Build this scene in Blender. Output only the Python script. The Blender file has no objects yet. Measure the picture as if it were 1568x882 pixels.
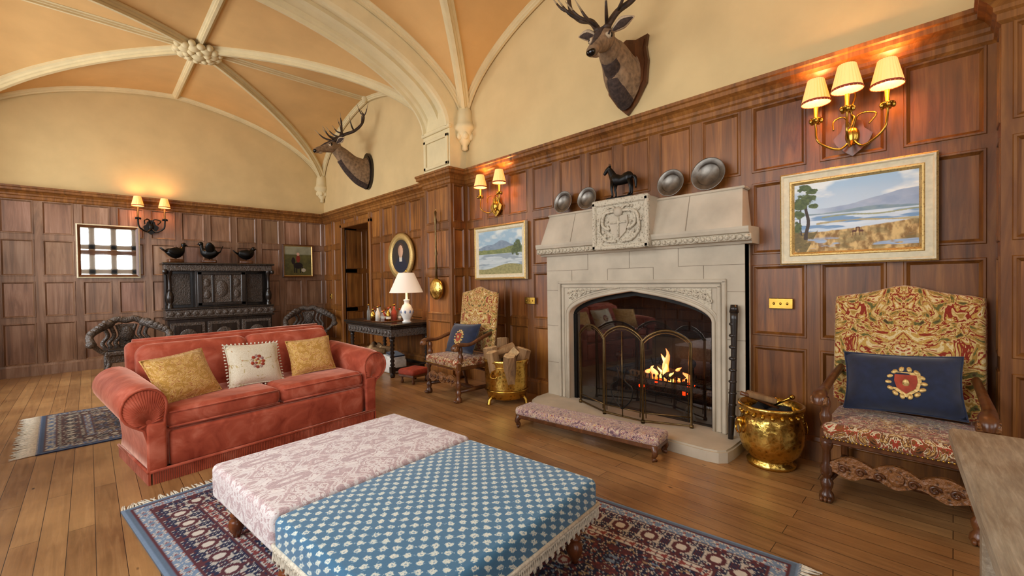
import bpy, math, random
import numpy as np
from mathutils import Vector, Matrix
random.seed(7)
PI=math.pi
S=bpy.context.scene
# ------------------------------------------------------------------ helpers
def lin(h):
    h=h.lstrip('#'); o=[]
    for i in (0,2,4):
        c=int(h[i:i+2],16)/255
        o.append(c/12.92 if c<=.04045 else ((c+.055)/1.055)**2.4)
    return tuple(o)
def c4(h): return lin(h)+(1,)
class N:
    def __init__(s,name):
        s.m=bpy.data.materials.new(name); s.m.use_nodes=True
        s.t=s.m.node_tree; s.n=s.t.nodes; s.l=s.t.links
        s.b=s.n['Principled BSDF']; s.out=s.n['Material Output']
    def new(s,k,**kw):
        x=s.n.new(k)
        for a,v in kw.items(): setattr(x,a,v)
        return x
    def link(s,a,b): s.l.new(a,b)
    def coord(s,scale=(1,1,1),rot=(0,0,0)):
        tc=s.new('ShaderNodeTexCoord'); mp=s.new('ShaderNodeMapping')
        mp.inputs['Scale'].default_value=scale; mp.inputs['Rotation'].default_value=rot
        s.link(tc.outputs['Object'],mp.inputs['Vector']); return mp.outputs['Vector']
    def noise(s,vec,scale,detail=4,dist=0,rough=.55):
        x=s.new('ShaderNodeTexNoise'); x.inputs['Scale'].default_value=scale
        x.inputs['Detail'].default_value=detail; x.inputs['Distortion'].default_value=dist
        x.inputs['Roughness'].default_value=rough
        if vec is not None: s.link(vec,x.inputs['Vector'])
        return x.outputs['Fac']
    def vor(s,vec,scale,out='Distance'):
        x=s.new('ShaderNodeTexVoronoi'); x.inputs['Scale'].default_value=scale
        s.link(vec,x.inputs['Vector']); return x.outputs[out]
    def ramp(s,fac,stops,interp='LINEAR'):
        r=s.new('ShaderNodeValToRGB'); cr=r.color_ramp; cr.interpolation=interp
        while len(cr.elements)<len(stops): cr.elements.new(.5)
        for e,(p,c) in zip(cr.elements,stops):
            e.position=p; e.color=c4(c) if isinstance(c,str) else tuple(c)+(1,)
        s.link(fac,r.inputs['Fac']); return r.outputs['Color']
    def math(s,op,a,b=None):
        x=s.new('ShaderNodeMath',operation=op)
        for i,v in enumerate((a,b)):
            if v is None: continue
            if isinstance(v,(int,float)): x.inputs[i].default_value=v
            else: s.link(v,x.inputs[i])
        return x.outputs[0]
    def mix(s,fac,a,b,mode='MIX'):
        x=s.new('ShaderNodeMix',data_type='RGBA',blend_type=mode)
        if isinstance(fac,(int,float)): x.inputs[0].default_value=fac
        else: s.link(fac,x.inputs[0])
        for i,v in ((6,a),(7,b)):
            if isinstance(v,tuple): x.inputs[i].default_value=v
            else: s.link(v,x.inputs[i])
        return x.outputs[2]
    def col(s):
        a=s.new('ShaderNodeAttribute'); a.attribute_name='Col'; return a.outputs['Color']
    def bump(s,h,strength=.3,dist=.01):
        b=s.new('ShaderNodeBump'); b.inputs['Strength'].default_value=strength
        b.inputs['Distance'].default_value=dist
        s.link(h,b.inputs['Height']); s.link(b.outputs['Normal'],s.b.inputs['Normal'])
    def set(s,**kw):
        for k,v in kw.items():
            k=k.replace('_',' ')
            i=s.b.inputs[k]
            if isinstance(v,(int,float,tuple)): i.default_value=v
            else: s.link(v,i)
        return s.m
def wood(name,d,m,l,rough=.32,sc=1.0,axis='z',bumpS=.12,spec=.5,coat=0.0,var=.3):
    n=N(name)
    k=.07
    scl={'z':(sc,sc,sc*k),'x':(sc*k,sc,sc),'y':(sc,sc*k,sc)}[axis]
    v=n.coord(scl)
    at=n.new('ShaderNodeAttribute'); at.attribute_name='Col'
    off=n.new('ShaderNodeVectorMath',operation='SCALE'); n.link(at.outputs['Color'],off.inputs[0]); off.inputs['Scale'].default_value=17
    ad=n.new('ShaderNodeVectorMath',operation='ADD'); n.link(v,ad.inputs[0]); n.link(off.outputs[0],ad.inputs[1])
    f=n.noise(ad.outputs[0],11,8,1.2,.65)
    c=n.ramp(f,[(.28,d),(.5,m),(.74,l)])
    f2=n.noise(n.coord((1,1,1)),1.3,2)
    c=n.mix(var,c,n.ramp(f2,[(.3,d),(.7,l)]))
    c=n.mix(1.0,c,at.outputs['Color'],'MULTIPLY')
    n.bump(f,bumpS,.004)
    return n.set(Base_Color=c,Roughness=rough,Specular_IOR_Level=spec,Coat_Weight=coat,Coat_Roughness=.15)
def plain(name,c,rough=.6,metal=0.0,noisy=.15,sc=12,bumpS=0,spec=.5,**kw):
    n=N(name); v=n.coord(); f=n.noise(v,sc,4)
    base=c4(c); dk=tuple(x*(1-noisy*1.6) for x in base[:3])+(1,); lt=tuple(min(1,x*(1+noisy)) for x in base[:3])+(1,)
    col=n.ramp(f,[(.3,dk[:3]),(.7,lt[:3])])
    if bumpS: n.bump(f,bumpS,.01)
    return n.set(Base_Color=col,Roughness=rough,Metallic=metal,Specular_IOR_Level=spec,**kw)
def carved(name,d,l,sc=22,rough=.35,metal=0.0,strength=.9,dist=.02):
    n=N(name); v=n.coord(); a=n.noise(v,sc,3,2.5); b=n.vor(v,sc*1.3)
    h=n.math('ADD',a,b); c=n.ramp(h,[(.45,d),(.95,l)])
    n.bump(h,strength,dist)
    return n.set(Base_Color=c,Roughness=rough,Metallic=metal)
def fabric(name,stops,sc=8,dist=2.0,mirror=None,rough=.9,interp='CONSTANT',tile=None,detail=3,sheen=.2,base=None):
    n=N(name); v=n.coord()
    sp=n.new('ShaderNodeSeparateXYZ'); n.link(v,sp.inputs[0])
    o=[sp.outputs[i] for i in range(3)]
    if mirror is not None:
        o[mirror]=n.math('ABSOLUTE',o[mirror])
    if tile:
        for i in (0,1,2):
            o[i]=n.math('PINGPONG',n.math('ADD',o[i],10.0),tile)
    cb=n.new('ShaderNodeCombineXYZ')
    for i in range(3): n.link(o[i],cb.inputs[i])
    f=n.noise(cb.outputs[0],sc,detail,dist)
    c=n.ramp(f,stops,interp)
    w=n.noise(v,160,2); c=n.mix(.25,c,n.ramp(w,[(.3,'#202020'),(.7,'#ffffff')]),'OVERLAY')
    n.bump(w,.25,.003)
    return n.set(Base_Color=c,Roughness=rough,Sheen_Weight=sheen,Specular_IOR_Level=.2)
def vmat(name,rough=.85,spec=.25,bump=.3,bsc=120):
    n=N(name); v=n.coord(); w=n.noise(v,bsc,3); n.bump(w,bump,.003)
    return n.set(Base_Color=n.col(),Roughness=rough,Specular_IOR_Level=spec)

_cs={}
def cubesphere(n):
    if n in _cs: return _cs[n]
    vs=[];idx={};fs=[]
    def vid(p):
        k=tuple(round(x,5) for x in p)
        if k not in idx: idx[k]=len(vs); vs.append(Vector(p).normalized())
        return idx[k]
    g=[math.tan((-1+2*i/n)*PI/4) for i in range(n+1)]
    for ax in range(3):
        for sg in (-1,1):
            for i in range(n):
                for j in range(n):
                    q=[]
                    for a,b in ((i,j),(i+1,j),(i+1,j+1),(i,j+1)):
                        p=[0,0,0]; p[ax]=sg; p[(ax+1)%3]=g[a]; p[(ax+2)%3]=g[b]; q.append(vid(p))
                    if sg<0: q.reverse()
                    fs.append(q)
    _cs[n]=(vs,fs); return _cs[n]
class B:
    def __init__(s):
        s.v=[];s.f=[];s.m=[];s.sm=[];s.c=[];s.mats=[];s.M=Matrix.Identity(4)
    def add(s,vs,fs,mat,smooth=True,col=None):
        if mat not in s.mats: s.mats.append(mat)
        mi=s.mats.index(mat); o=len(s.v)
        for p in vs: s.v.append(tuple(s.M@Vector(p)))
        if col is None: s.c.extend([(1,1,1)]*len(vs))
        elif isinstance(col,tuple): s.c.extend([col]*len(vs))
        else: s.c.extend([tuple(x) for x in col])
        for f in fs:
            s.f.append(tuple(i+o for i in f)); s.m.append(mi); s.sm.append(smooth)
    def box(s,c,d,mat,bev=0,R=None,col=None):
        hx,hy,hz=[x/2 for x in d]; R=R or Matrix.Identity(3); c=Vector(c)
        if bev<=0:
            vs=[c+R@Vector((a*hx,b*hy,e*hz)) for a in(-1,1) for b in(-1,1) for e in(-1,1)]
            fs=[(0,1,3,2),(4,6,7,5),(0,4,5,1),(2,3,7,6),(0,2,6,4),(1,5,7,3)]
            s.add(vs,fs,mat,False,col); return
        bev=min(bev,hx*.9,hy*.9,hz*.9); h=(hx,hy,hz); vs=[];ix={}
        for a in(-1,1):
            for b in(-1,1):
                for e in(-1,1):
                    for ax in range(3):
                        p=[(a,b,e)[k]*(h[k]-(0 if k==ax else bev)) for k in range(3)]
                        ix[(a,b,e,ax)]=len(vs); vs.append(c+R@Vector(p))
        fs=[]
        for ax in range(3):
            k1,k2=(ax+1)%3,(ax+2)%3
            for sg in(-1,1):
                q=[]
                for u,w in((-1,-1),(1,-1),(1,1),(-1,1)):
                    t=[0,0,0];t[ax]=sg;t[k1]=u;t[k2]=w;q.append(ix[tuple(t)+(ax,)])
                fs.append(q if sg>0 else q[::-1])
            for u in(-1,1):
                for w in(-1,1):
                    def g(x,axx):
                        t=[0,0,0];t[ax]=x;t[k1]=u;t[k2]=w;return ix[tuple(t)+(axx,)]
                    q=[g(-1,k1),g(1,k1),g(1,k2),g(-1,k2)]
                    fs.append(q if u*w<0 else q[::-1])
        for a in(-1,1):
            for b in(-1,1):
                for e in(-1,1):
                    q=[ix[(a,b,e,k)] for k in range(3)]
                    fs.append(q if a*b*e>0 else q[::-1])
        s.add(vs,fs,mat,False,col)
    def bx(s,x0,x1,y0,y1,z0,z1,mat,bev=0,col=None):
        s.box(((x0+x1)/2,(y0+y1)/2,(z0+z1)/2),(abs(x1-x0),abs(y1-y0),abs(z1-z0)),mat,bev,None,col)
    def rbox(s,c,d,r,mat,R=None,n=7,col=None,fn=None):
        vs,fs=cubesphere(n); R=R or Matrix.Identity(3); c=Vector(c); h=[x/2 for x in d]
        out=[]
        for q in vs:
            p=Vector([q[k]*r+math.copysign(max(h[k]-r,0),q[k]) if h[k]>r else q[k]*h[k] for k in range(3)])
            if fn: p=fn(p)
            out.append(c+R@p)
        s.add(out,fs,mat,True,col)
    def ell(s,c,d,mat,R=None,n=8,col=None):
        vs,fs=cubesphere(n); R=R or Matrix.Identity(3); c=Vector(c)
        s.add([c+R@Vector((q[0]*d[0],q[1]*d[1],q[2]*d[2])) for q in vs],fs,mat,True,col)
    def lathe(s,prof,c,mat,seg=20,R=None,a0=0,a1=2*PI,rip=0,nr=0,col=None,smooth=True,sx=1,sy=1):
        R=R or Matrix.Identity(3); c=Vector(c); full=abs(a1-a0-2*PI)<1e-6
        ns=seg if full else seg+1; vs=[]
        for r,z in prof:
            for i in range(ns):
                a=a0+(a1-a0)*i/seg; rr=r*(1+rip*math.cos(nr*a))
                vs.append(c+R@Vector((rr*math.cos(a)*sx,rr*math.sin(a)*sy,z)))
        fs=[]
        for j in range(len(prof)-1):
            for i in range(seg):
                k=(i+1)%ns
                fs.append((j*ns+i,j*ns+k,(j+1)*ns+k,(j+1)*ns+i))
        s.add(vs,fs,mat,smooth,col)
    def tube(s,pts,rad,mat,seg=8,up=None,caps=True,col=None,smooth=True):
        pts=[Vector(p) for p in pts]; n=len(pts)
        if isinstance(rad,(int,float)): rad=[rad]*n
        T=[]
        for i in range(n):
            t=(pts[min(i+1,n-1)]-pts[max(i-1,0)]); T.append(t.normalized() if t.length>1e-9 else Vector((0,0,1)))
        u=Vector(up) if up else (Vector((0,0,1)) if abs(T[0].z)<.9 else Vector((1,0,0)))
        vs=[]
        for i in range(n):
            u=(u-T[i]*u.dot(T[i])); u.normalize(); w=T[i].cross(u)
            ra,rb=(rad[i] if isinstance(rad[i],tuple) else (rad[i],rad[i]))
            for k in range(seg):
                a=2*PI*k/seg; vs.append(pts[i]+w*(math.cos(a)*ra)+u*(math.sin(a)*rb))
        fs=[]
        for i in range(n-1):
            for k in range(seg):
                k2=(k+1)%seg; fs.append((i*seg+k,i*seg+k2,(i+1)*seg+k2,(i+1)*seg+k))
        if caps:
            fs.append(tuple(range(seg))[::-1]); fs.append(tuple((n-1)*seg+k for k in range(seg)))
        s.add(vs,fs,mat,smooth,col)
    def grid(s,fn,nu,nv,mat,smooth=True,col=None):
        vs=[fn(i/nu,j/nv) for j in range(nv+1) for i in range(nu+1)]
        fs=[(j*(nu+1)+i,j*(nu+1)+i+1,(j+1)*(nu+1)+i+1,(j+1)*(nu+1)+i) for j in range(nv) for i in range(nu)]
        s.add(vs,fs,mat,smooth,col)
    def prism(s,poly,a,b,mat,axis='y',smooth=False,col=None):
        def P(p,t):
            return {'y':(p[0],t,p[1]),'x':(t,p[0],p[1]),'z':(p[0],p[1],t)}[axis]
        n=len(poly); vs=[P(p,a) for p in poly]+[P(p,b) for p in poly]
        fs=[(i,(i+1)%n,n+(i+1)%n,n+i) for i in range(n)]
        s.add(vs,fs,mat,smooth,col)
        s.add(vs,[tuple(range(n))[::-1],tuple(range(n,2*n))],mat,False,col)
    def sweep(s,pts,prof,side,mat,flip=False,smooth=False):
        pts=[Vector(p) for p in pts]; S_=Vector(side).normalized(); vs=[]; n=len(pts); m=len(prof)
        for i in range(n):
            t=(pts[min(i+1,n-1)]-pts[max(i-1,0)]).normalized()
            D=t.cross(S_)
            if flip: D=-D
            for a,d in prof: vs.append(pts[i]+S_*a+D*d)
        fs=[(i*m+k,i*m+k+1,(i+1)*m+k+1,(i+1)*m+k) for i in range(n-1) for k in range(m-1)]
        s.add(vs,fs,mat,smooth)
    def path(s,pts,prof,mat):
        n=len(pts); m=len(prof); vs=[]
        P=[Vector((p[0],p[1])) for p in pts]
        for i in range(n):
            d0=(P[i]-P[i-1]).normalized() if i>0 else None
            d1=(P[i+1]-P[i]).normalized() if i<n-1 else None
            n0=Vector((-d0.y,d0.x)) if d0 else None; n1=Vector((-d1.y,d1.x)) if d1 else None
            if n0 is None: mm=n1
            elif n1 is None: mm=n0
            else:
                mm=(n0+n1); mm=mm/mm.length_squared*2 if mm.length>1e-6 else n0
            for a,z in prof: vs.append((P[i].x+mm.x*a,P[i].y+mm.y*a,z))
        fs=[(i*m+k,i*m+k+1,(i+1)*m+k+1,(i+1)*m+k) for i in range(n-1) for k in range(m-1)]
        s.add(vs,fs,mat,False)
    def pillow(s,c,w,h,t,mat,R,n=14,col=None):
        c=Vector(c)
        for sg in(-1,1):
            def fn(u,v):
                a=2*u-1;b=2*v-1
                z=sg*t/2*((1-abs(a)**3.0)*(1-abs(b)**3.0))**.55
                k=1-.07*(1-a*a)*abs(b)**3 ; k2=1-.07*(1-b*b)*abs(a)**3
                return c+R@Vector((a*w/2*k2,b*h/2*k,z))
            s.grid(fn,n,n,mat,True,col)
        loop=[]
        for i in range(40):
            q=i/40*4; e=int(q); f=(q-e)*2-1
            a,b=[(f,-1),(1,f),(-f,1),(-1,-f)][e]
            k=1-.07*(1-a*a)*abs(b)**3; k2=1-.07*(1-b*b)*abs(a)**3
            loop.append(c+R@Vector((a*w/2*k2,b*h/2*k,0)))
        loop.append(loop[0]); s.tube(loop,.007,mat,6,caps=False)
    def obj(s,name,loc=(0,0,0),rz=0,scale=None):
        me=bpy.data.meshes.new(name); me.from_pydata(s.v,[],s.f); 
        for m in s.mats: me.materials.append(m)
        me.polygons.foreach_set('material_index',s.m); me.polygons.foreach_set('use_smooth',s.sm)
        ca=me.color_attributes.new('Col','FLOAT_COLOR','POINT')
        arr=np.ones((len(s.v),4),dtype=np.float32); arr[:,:3]=np.array(s.c,dtype=np.float32)
        ca.data.foreach_set('color',arr.ravel()); me.update()
        o=bpy.data.objects.new(name,me); S.collection.objects.link(o)
        o.location=loc; o.rotation_euler=(0,0,rz)
        if scale: o.scale=scale
        return o
def RX(a): return Matrix.Rotation(a,3,'X')
def RY(a): return Matrix.Rotation(a,3,'Y')
def RZ(a): return Matrix.Rotation(a,3,'Z')
RWALL=Matrix(((1,0,0),(0,0,-1),(0,1,0)))
def cr(pts,n=6):
    pts=[Vector(p) for p in pts]; out=[]
    P=[pts[0]]+pts+[pts[-1]]
    for i in range(1,len(P)-2):
        for k in range(n):
            t=k/n; a,b,c,d=P[i-1],P[i],P[i+1],P[i+2]
            out.append(.5*((2*b)+(c-a)*t+(2*a-5*b+4*c-d)*t*t+(3*b-a-3*c+d)*t**3))
    out.append(pts[-1]); return out
def crr(r,n=6):
    o=[Vector((x,0,0)) if not isinstance(x,tuple) else Vector((x[0],x[1],0)) for x in r]
    tup=isinstance(r[0],tuple)
    c=cr(o,n); return [((max(v.x,.001),max(v.y,.001)) if tup else max(v.x,.001)) for v in c]
def vnoise(x,y,seed,per=64):
    rs=np.random.RandomState(seed); g=rs.rand(per,per)
    xi=np.floor(x).astype(int); yi=np.floor(y).astype(int); fx=x-xi; fy=y-yi
    fx=fx*fx*(3-2*fx); fy=fy*fy*(3-2*fy)
    a=g[yi%per,xi%per]; b=g[yi%per,(xi+1)%per]; c=g[(yi+1)%per,xi%per]; d=g[(yi+1)%per,(xi+1)%per]
    return (a*(1-fx)+b*fx)*(1-fy)+(c*(1-fx)+d*fx)*fy
def fbm(x,y,seed,o=4):
    t=0;a=.5
    for i in range(o): t=t+a*vnoise(x*2**i,y*2**i,seed+i); a*=.5
    return t/(1-.5**o)
def L(h): return np.array(lin(h))

# ------------------------------------------------------------------ materials
M_panel=wood('oak_panel','#38200d','#7c4a1e','#ad7436',rough=.38,bumpS=.2,spec=.4)
M_panel_sheen=wood('oak_panel_end_sheen','#4a3222','#8a654a','#b4937a',rough=.3,bumpS=.2)  # paler, greyer copy of the oak: window sheen put into the colour
M_black=wood('black_oak','#100c0a','#211a15','#3a3028',rough=.26)
M_walnut=wood('walnut','#2a140a','#543017','#7d4b28',rough=.28)
M_mahog=wood('turned_leg_wood','#32160a','#63331a','#8e5028',rough=.25)
M_carvblk=carved('carved_black_oak','#080706','#544a42',30,.26,strength=.6,dist=.015)  # light tone raised: greyish window highlights painted into the colour
M_carvwal=carved('carved_walnut','#2b1609','#8a5a30',30,.35,strength=.6)
M_brass=plain('brass','#b8903f',.25,1.0,.2,9,.05)
M_brassemb=carved('embossed_brass','#8a6a24','#d9b55c',20,.22,1.0,.3,.008)
M_gilt=carved('gilt','#8a6a34','#c8a868',50,.45,.6,.3,.004)
M_pewter=plain('pewter','#7d776e',.42,.9,.25,14,.1)
M_iron=plain('iron','#15130f',.5,.6,.2,20)
M_darkbr=plain('dark_brass','#6e5836',.35,.9,.2,20)
M_blackbr=plain('black_bronze','#12110f',.35,.5,.3,14,.2)
M_rib=plain('rib_stone','#dcca9c',.8,0,.05,4,.08)
M_web=plain('ceiling_plaster','#d9ae70',.9,0,.06,1.6,.1)
M_wallp=plain('wall_plaster','#d4b984',.9,0,.05,2.2,.2)
M_stone=plain('fireplace_stone','#b8ab95',.8,0,.11,3.2,.25)
M_stonec=carved('carved_stone','#7f725e','#c6baa2',34,.85,0,.6,.015)
M_joint=plain('stone_joint','#857865',.9)
M_soot=plain('soot_brick','#14100d',.9,0,.4,5,.5)
M_white=plain('white_trim','#ded8c8',.6)
M_cream_frame=plain('frame_cream','#d2c6a4',.5,0,.08,30)
M_fringe=plain('fringe_cream','#d8cfba',.95,0,.2,60)
M_navy=plain('navy_velvet','#101c36',.9,0,.25,20,Sheen_Weight=.3)
M_porc=plain('porcelain','#e6e2d8',.15,0,.05)
M_glaze=plain('blue_glaze','#5a6f98',.2)
M_log=wood('log_bark','#4f3620','#86623c','#b08a5c',rough=.85,bumpS=.6)
M_logend=plain('log_end','#c4a272',.85,0,.2,30)
M_paper=plain('paper_white','#d8d4ca',.8)
M_redfab=plain('red_fabric','#9a3a22',.85,0,.2,20)
M_fur=plain('stag_fur','#8a6f52',.95,0,.3,24,.6)
M_furd=plain('stag_fur_dark','#43332a',.95,0,.35,35,.8)
M_furl=plain('stag_fur_light','#b8a182',.95,0,.2,30,.5)
M_antler=plain('antler','#3a2819',.6,0,.5,18,.4)
M_antip=plain('antler_tip','#a08a68',.5,0,.2,18)
M_eye=plain('eye_black','#050505',.05)

# floor
n=N('oak_floor'); v=n.coord((1,1,1),(0,0,PI/2))
br=n.new('ShaderNodeTexBrick'); n.link(v,br.inputs['Vector'])
br.inputs['Scale'].default_value=1; br.inputs['Brick Width'].default_value=1.9; br.inputs['Row Height'].default_value=.12
br.inputs['Mortar Size'].default_value=.0018; br.inputs['Mortar Smooth'].default_value=.2
br.offset=.37; br.inputs['Color1'].default_value=(0,0,0,1); br.inputs['Color2'].default_value=(1,1,1,1); br.inputs['Mortar'].default_value=(.5,.5,.5,1)
g=n.noise(n.coord((14,1.0,1)),2.4,8,1.0,.66)
c=n.ramp(g,[(.25,'#4f3019'),(.5,'#8b6039'),(.78,'#bc905e')])
c=n.mix(.34,c,n.ramp(br.outputs['Color'],[(0,'#63401f'),(.5,'#9a6c3a'),(1,'#c89a60')]))
blo=n.noise(n.coord(),1.6,5); c=n.mix(.34,c,n.ramp(blo,[(.3,'#4e2e18'),(.7,'#cba068')]))
kn=n.vor(n.coord((3,1.2,1)),1.6); c=n.mix(n.ramp(kn,[(.02,'#ffffff'),(.05,'#000000')]),c,c4('#2c170a'))
c=n.mix(br.outputs['Fac'],c,c4('#1e0e06'))
n.bump(n.math('SUBTRACT',g,br.outputs['Fac']),.2,.004)
rg=n.math('ADD',n.math('MULTIPLY',g,.34),.19)
M_floor=n.set(Base_Color=c,Roughness=rg,Specular_IOR_Level=.5)

# velvet
n=N('red_velvet'); f=n.noise(n.coord((1,1,1)),6,4,.8)
M_velvet=n.set(Base_Color=n.ramp(f,[(.3,'#8c3a28'),(.52,'#aa5039'),(.75,'#c57059')]),Roughness=.7,Sheen_Weight=1.0,Sheen_Roughness=.3,Specular_IOR_Level=.15)
n.b.inputs['Sheen Tint'].default_value=c4('#ffc4ac'); n.bump(n.noise(n.coord(),7,2),.2,.03)
# blue diaper
n=N('blue_diaper'); v=n.coord(); sp=n.new('ShaderNodeSeparateXYZ'); n.link(v,sp.inputs[0])
k=PI/.036
xx=n.math('MULTIPLY',n.math('ADD',sp.outputs[0],sp.outputs[2]),k); yy=n.math('MULTIPLY',n.math('ADD',sp.outputs[1],sp.outputs[2]),k)
ff=n.math('MULTIPLY',n.math('SINE',xx),n.math('SINE',yy))
ff=n.math('ADD',ff,n.math('MULTIPLY',n.math('SUBTRACT',n.noise(v,95,3),.5),2.3))
c=n.ramp(ff,[(0,'#3a6a8a'),(.13,'#4a7896'),(.29,'#8da8b2'),(.40,'#c0cac2'),(.72,'#d8d8c8'),(.97,'#86a0ae')],'CONSTANT')
w=n.noise(v,200,2); n.bump(w,.3,.002)
M_blue=n.set(Base_Color=c,Roughness=.85,Sheen_Weight=.3,Specular_IOR_Level=.25)
M_damask=fabric('pink_damask',[(0,'#b39b9b'),(.42,'#bea6a5'),(.46,'#d6cdca'),(.53,'#b59b9a'),(.57,'#dcd4d0'),(.68,'#c2aca9')],6.5,2.0,tile=.2,detail=3,sheen=.3)
M_tap=fabric('tapestry',[(0,'#4a3520'),(.34,'#5d5a30'),(.40,'#a07a38'),(.455,'#c6a76a'),(.505,'#842d1b'),(.55,'#b58d46'),(.60,'#cfb784'),(.655,'#93381f'),(.71,'#55502a')],6,2.4,mirror=0,detail=3)
M_tap2=fabric('seat_tapestry',[(0,'#3a2617'),(.36,'#7a4a24'),(.43,'#9a3a26'),(.47,'#cdbb96'),(.51,'#6a4226'),(.56,'#b58a4c'),(.62,'#cfbd98'),(.68,'#8d3322')],7,2.6,mirror=0,detail=3)
M_bench=fabric('bench_tapestry',[(0,'#6a5058'),(.4,'#9a7672'),(.46,'#c6b698'),(.51,'#824040'),(.55,'#ab9094'),(.6,'#c19d60'),(.66,'#786082')],14,2.4,detail=3)
M_yel=fabric('yellow_cushion',[(0,'#b58a42'),(.45,'#c4974e'),(.5,'#d6b474'),(.54,'#ae7440'),(.58,'#d0a962')],9,3)
M_whc=fabric('cream_cushion',[(0,'#d4cab2'),(.55,'#d4cab2'),(.6,'#b9a87a'),(.66,'#b0605a'),(.72,'#8c9a6a')],12,1.5,mirror=0)
M_vc=vmat('woven_color'); M_paint=vmat('oil_paint',.5,.35,.15,60)
n=N('weathered_table'); v=n.coord((1,9,9)); f=n.noise(v,6,8,.4,.7); f2=n.noise(n.coord(),2.5,3)
c=n.mix(.4,n.ramp(f,[(.3,'#5e4e3c'),(.5,'#94846c'),(.7,'#c4b8a0')]),n.ramp(f2,[(.3,'#8a7054'),(.7,'#c8bea8')]))
n.bump(f,.5,.012); M_table=n.set(Base_Color=c,Roughness=.5)
def emis(name,c,st,base='#ffffff'):
    n=N(name); n.b.inputs['Base Color'].default_value=c4(base); n.b.inputs['Emission Color'].default_value=c4(c)
    n.b.inputs['Emission Strength'].default_value=st; n.b.inputs['Roughness'].default_value=.8; return n.m
M_shade=emis('lamp_shade_glow','#ff9a40',1.1,'#f0c890')
M_bulb=emis('bulb','#ffd9a0',14)
M_bigshade=emis('white_lampshade','#ffd9b0',.3,'#e6dfd4')
M_flame=emis('flame','#ff6a10',5); M_flame2=emis('flame_core','#ffb040',9); M_ember=emis('ember','#ff3a08',2.5,'#301008')
n=N('mirror_glass'); M_mirror=n.set(Base_Color=(.85,.86,.85,1),Metallic=1.0,Roughness=.02)
def seethru(name,col,fac,rough,metal=0):
    n=N(name); tr=n.new('ShaderNodeBsdfTransparent'); mx=n.new('ShaderNodeMixShader'); mx.inputs[0].default_value=fac
    n.set(Base_Color=c4(col),Roughness=rough,Metallic=metal)
    n.link(tr.outputs[0],mx.inputs[1]); n.link(n.b.outputs[0],mx.inputs[2]); n.link(mx.outputs[0],n.out.inputs[0]); return n.m
M_mesh=seethru('spark_mesh','#1a1510',.34,.4,.6)
M_glass=seethru('dark_glass','#b0b8b4',.3,.05)
M_pane=seethru('fire_glass','#ffffff',.16,.02,1)

# ------------------------------------------------------------------ room dims
WX=4.25; LX=-1.57; BY=11.05; RY_=-6.0; CX=1.34; HX=2.91
P0,P1=5.336,6.05; Q0,Q1=-.9,-.2; PD=.3; HP=3.22
def prof(t):
    t=min(abs(t),1); return 3.9+.2*(1-t)+1.25*math.sqrt(max(0,1-t*t))
bays=[(P1,BY),(Q1,P0),(RY_,Q0)]

b=B(); b.bx(LX-.3,WX+.35,RY_-.3,BY+.3,-.1,0,M_floor); b.obj('floor')
X0=WX+.01;X1=WX+.31
for y0,y1,z0,z1 in [(RY_-.3,1.268,0,5.7),(1.268,3.546,1.87,5.7),(3.546,8.55,0,5.7),(8.55,9.9,2.8,5.7),(9.9,BY+.3,0,5.7)]:
    b=B(); b.bx(X0,X1,y0,y1,z0,z1,M_wallp); b.obj('wall_right')
b=B(); b.bx(LX-.3,WX+.3,BY+.01,BY+.31,0,5.7,M_wallp); b.obj('wall_back')
wins=[(.7,4.3),(7.0,10.1),(-4.9,-1.9)]
b=B(); xs0,xs1=LX-.31,LX-.01
ys=[RY_-.3,-4.9,-1.9,.7,4.3,7.0,10.1,BY+.3]
for i in range(7):
    if i%2==0: b.bx(xs0,xs1,ys[i],ys[i+1],0,5.7,M_wallp)
    else:
        b.bx(xs0,xs1,ys[i],ys[i+1],0,.95,M_wallp); b.bx(xs0,xs1,ys[i],ys[i+1],4.3,5.7,M_wallp)
b.obj('wall_left')
b=B(); 
for x0,x1,z0,z1 in [(LX-.3,-.6,0,5.7),(2.4,WX+.3,0,5.7),(-.6,2.4,0,1.0),(-.6,2.4,4.4,5.7)]:
    b.bx(x0,x1,RY_-.31,RY_-.01,z0,z1,M_wallp)
b.obj('wall_rear')
def window(name,a0,a1,z0,z1,pos,axis,mm=.06,gl=.008):
    b=B()
    def bar(u0,u1,w0,w1,d=.12):
        if axis=='x': b.bx(pos-d/2,pos+d/2,u0,u1,w0,w1,M_stone,.01)
        else: b.bx(u0,u1,pos-d/2,pos+d/2,w0,w1,M_stone,.01)
    nn=4
    for i in range(nn+1):
        u=a0+(a1-a0)*i/nn; bar(u-mm,u+mm,z0,z1)
    for z in (z0+.04,z0+(z1-z0)*.36,z0+(z1-z0)*.7,z1-.04): bar(a0,a1,z-mm,z+mm)
    for i in range(nn*2):
        u=a0+(a1-a0)*(i+.5)/(nn*2); bar(u-gl,u+gl,z0,z1,.02)
    for j in range(1,10):
        z=z0+(z1-z0)*j/10; bar(a0,a1,z-gl,z+gl,.02)
    b.obj(name)
for i,(a,c_) in enumerate(wins): window('window_%d'%(i+1),a,c_,.95,4.3,LX-.15,'x')
window('window_4',-.6,2.4,1.0,4.4,RY_-.15,'y',.12,.012)

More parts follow.
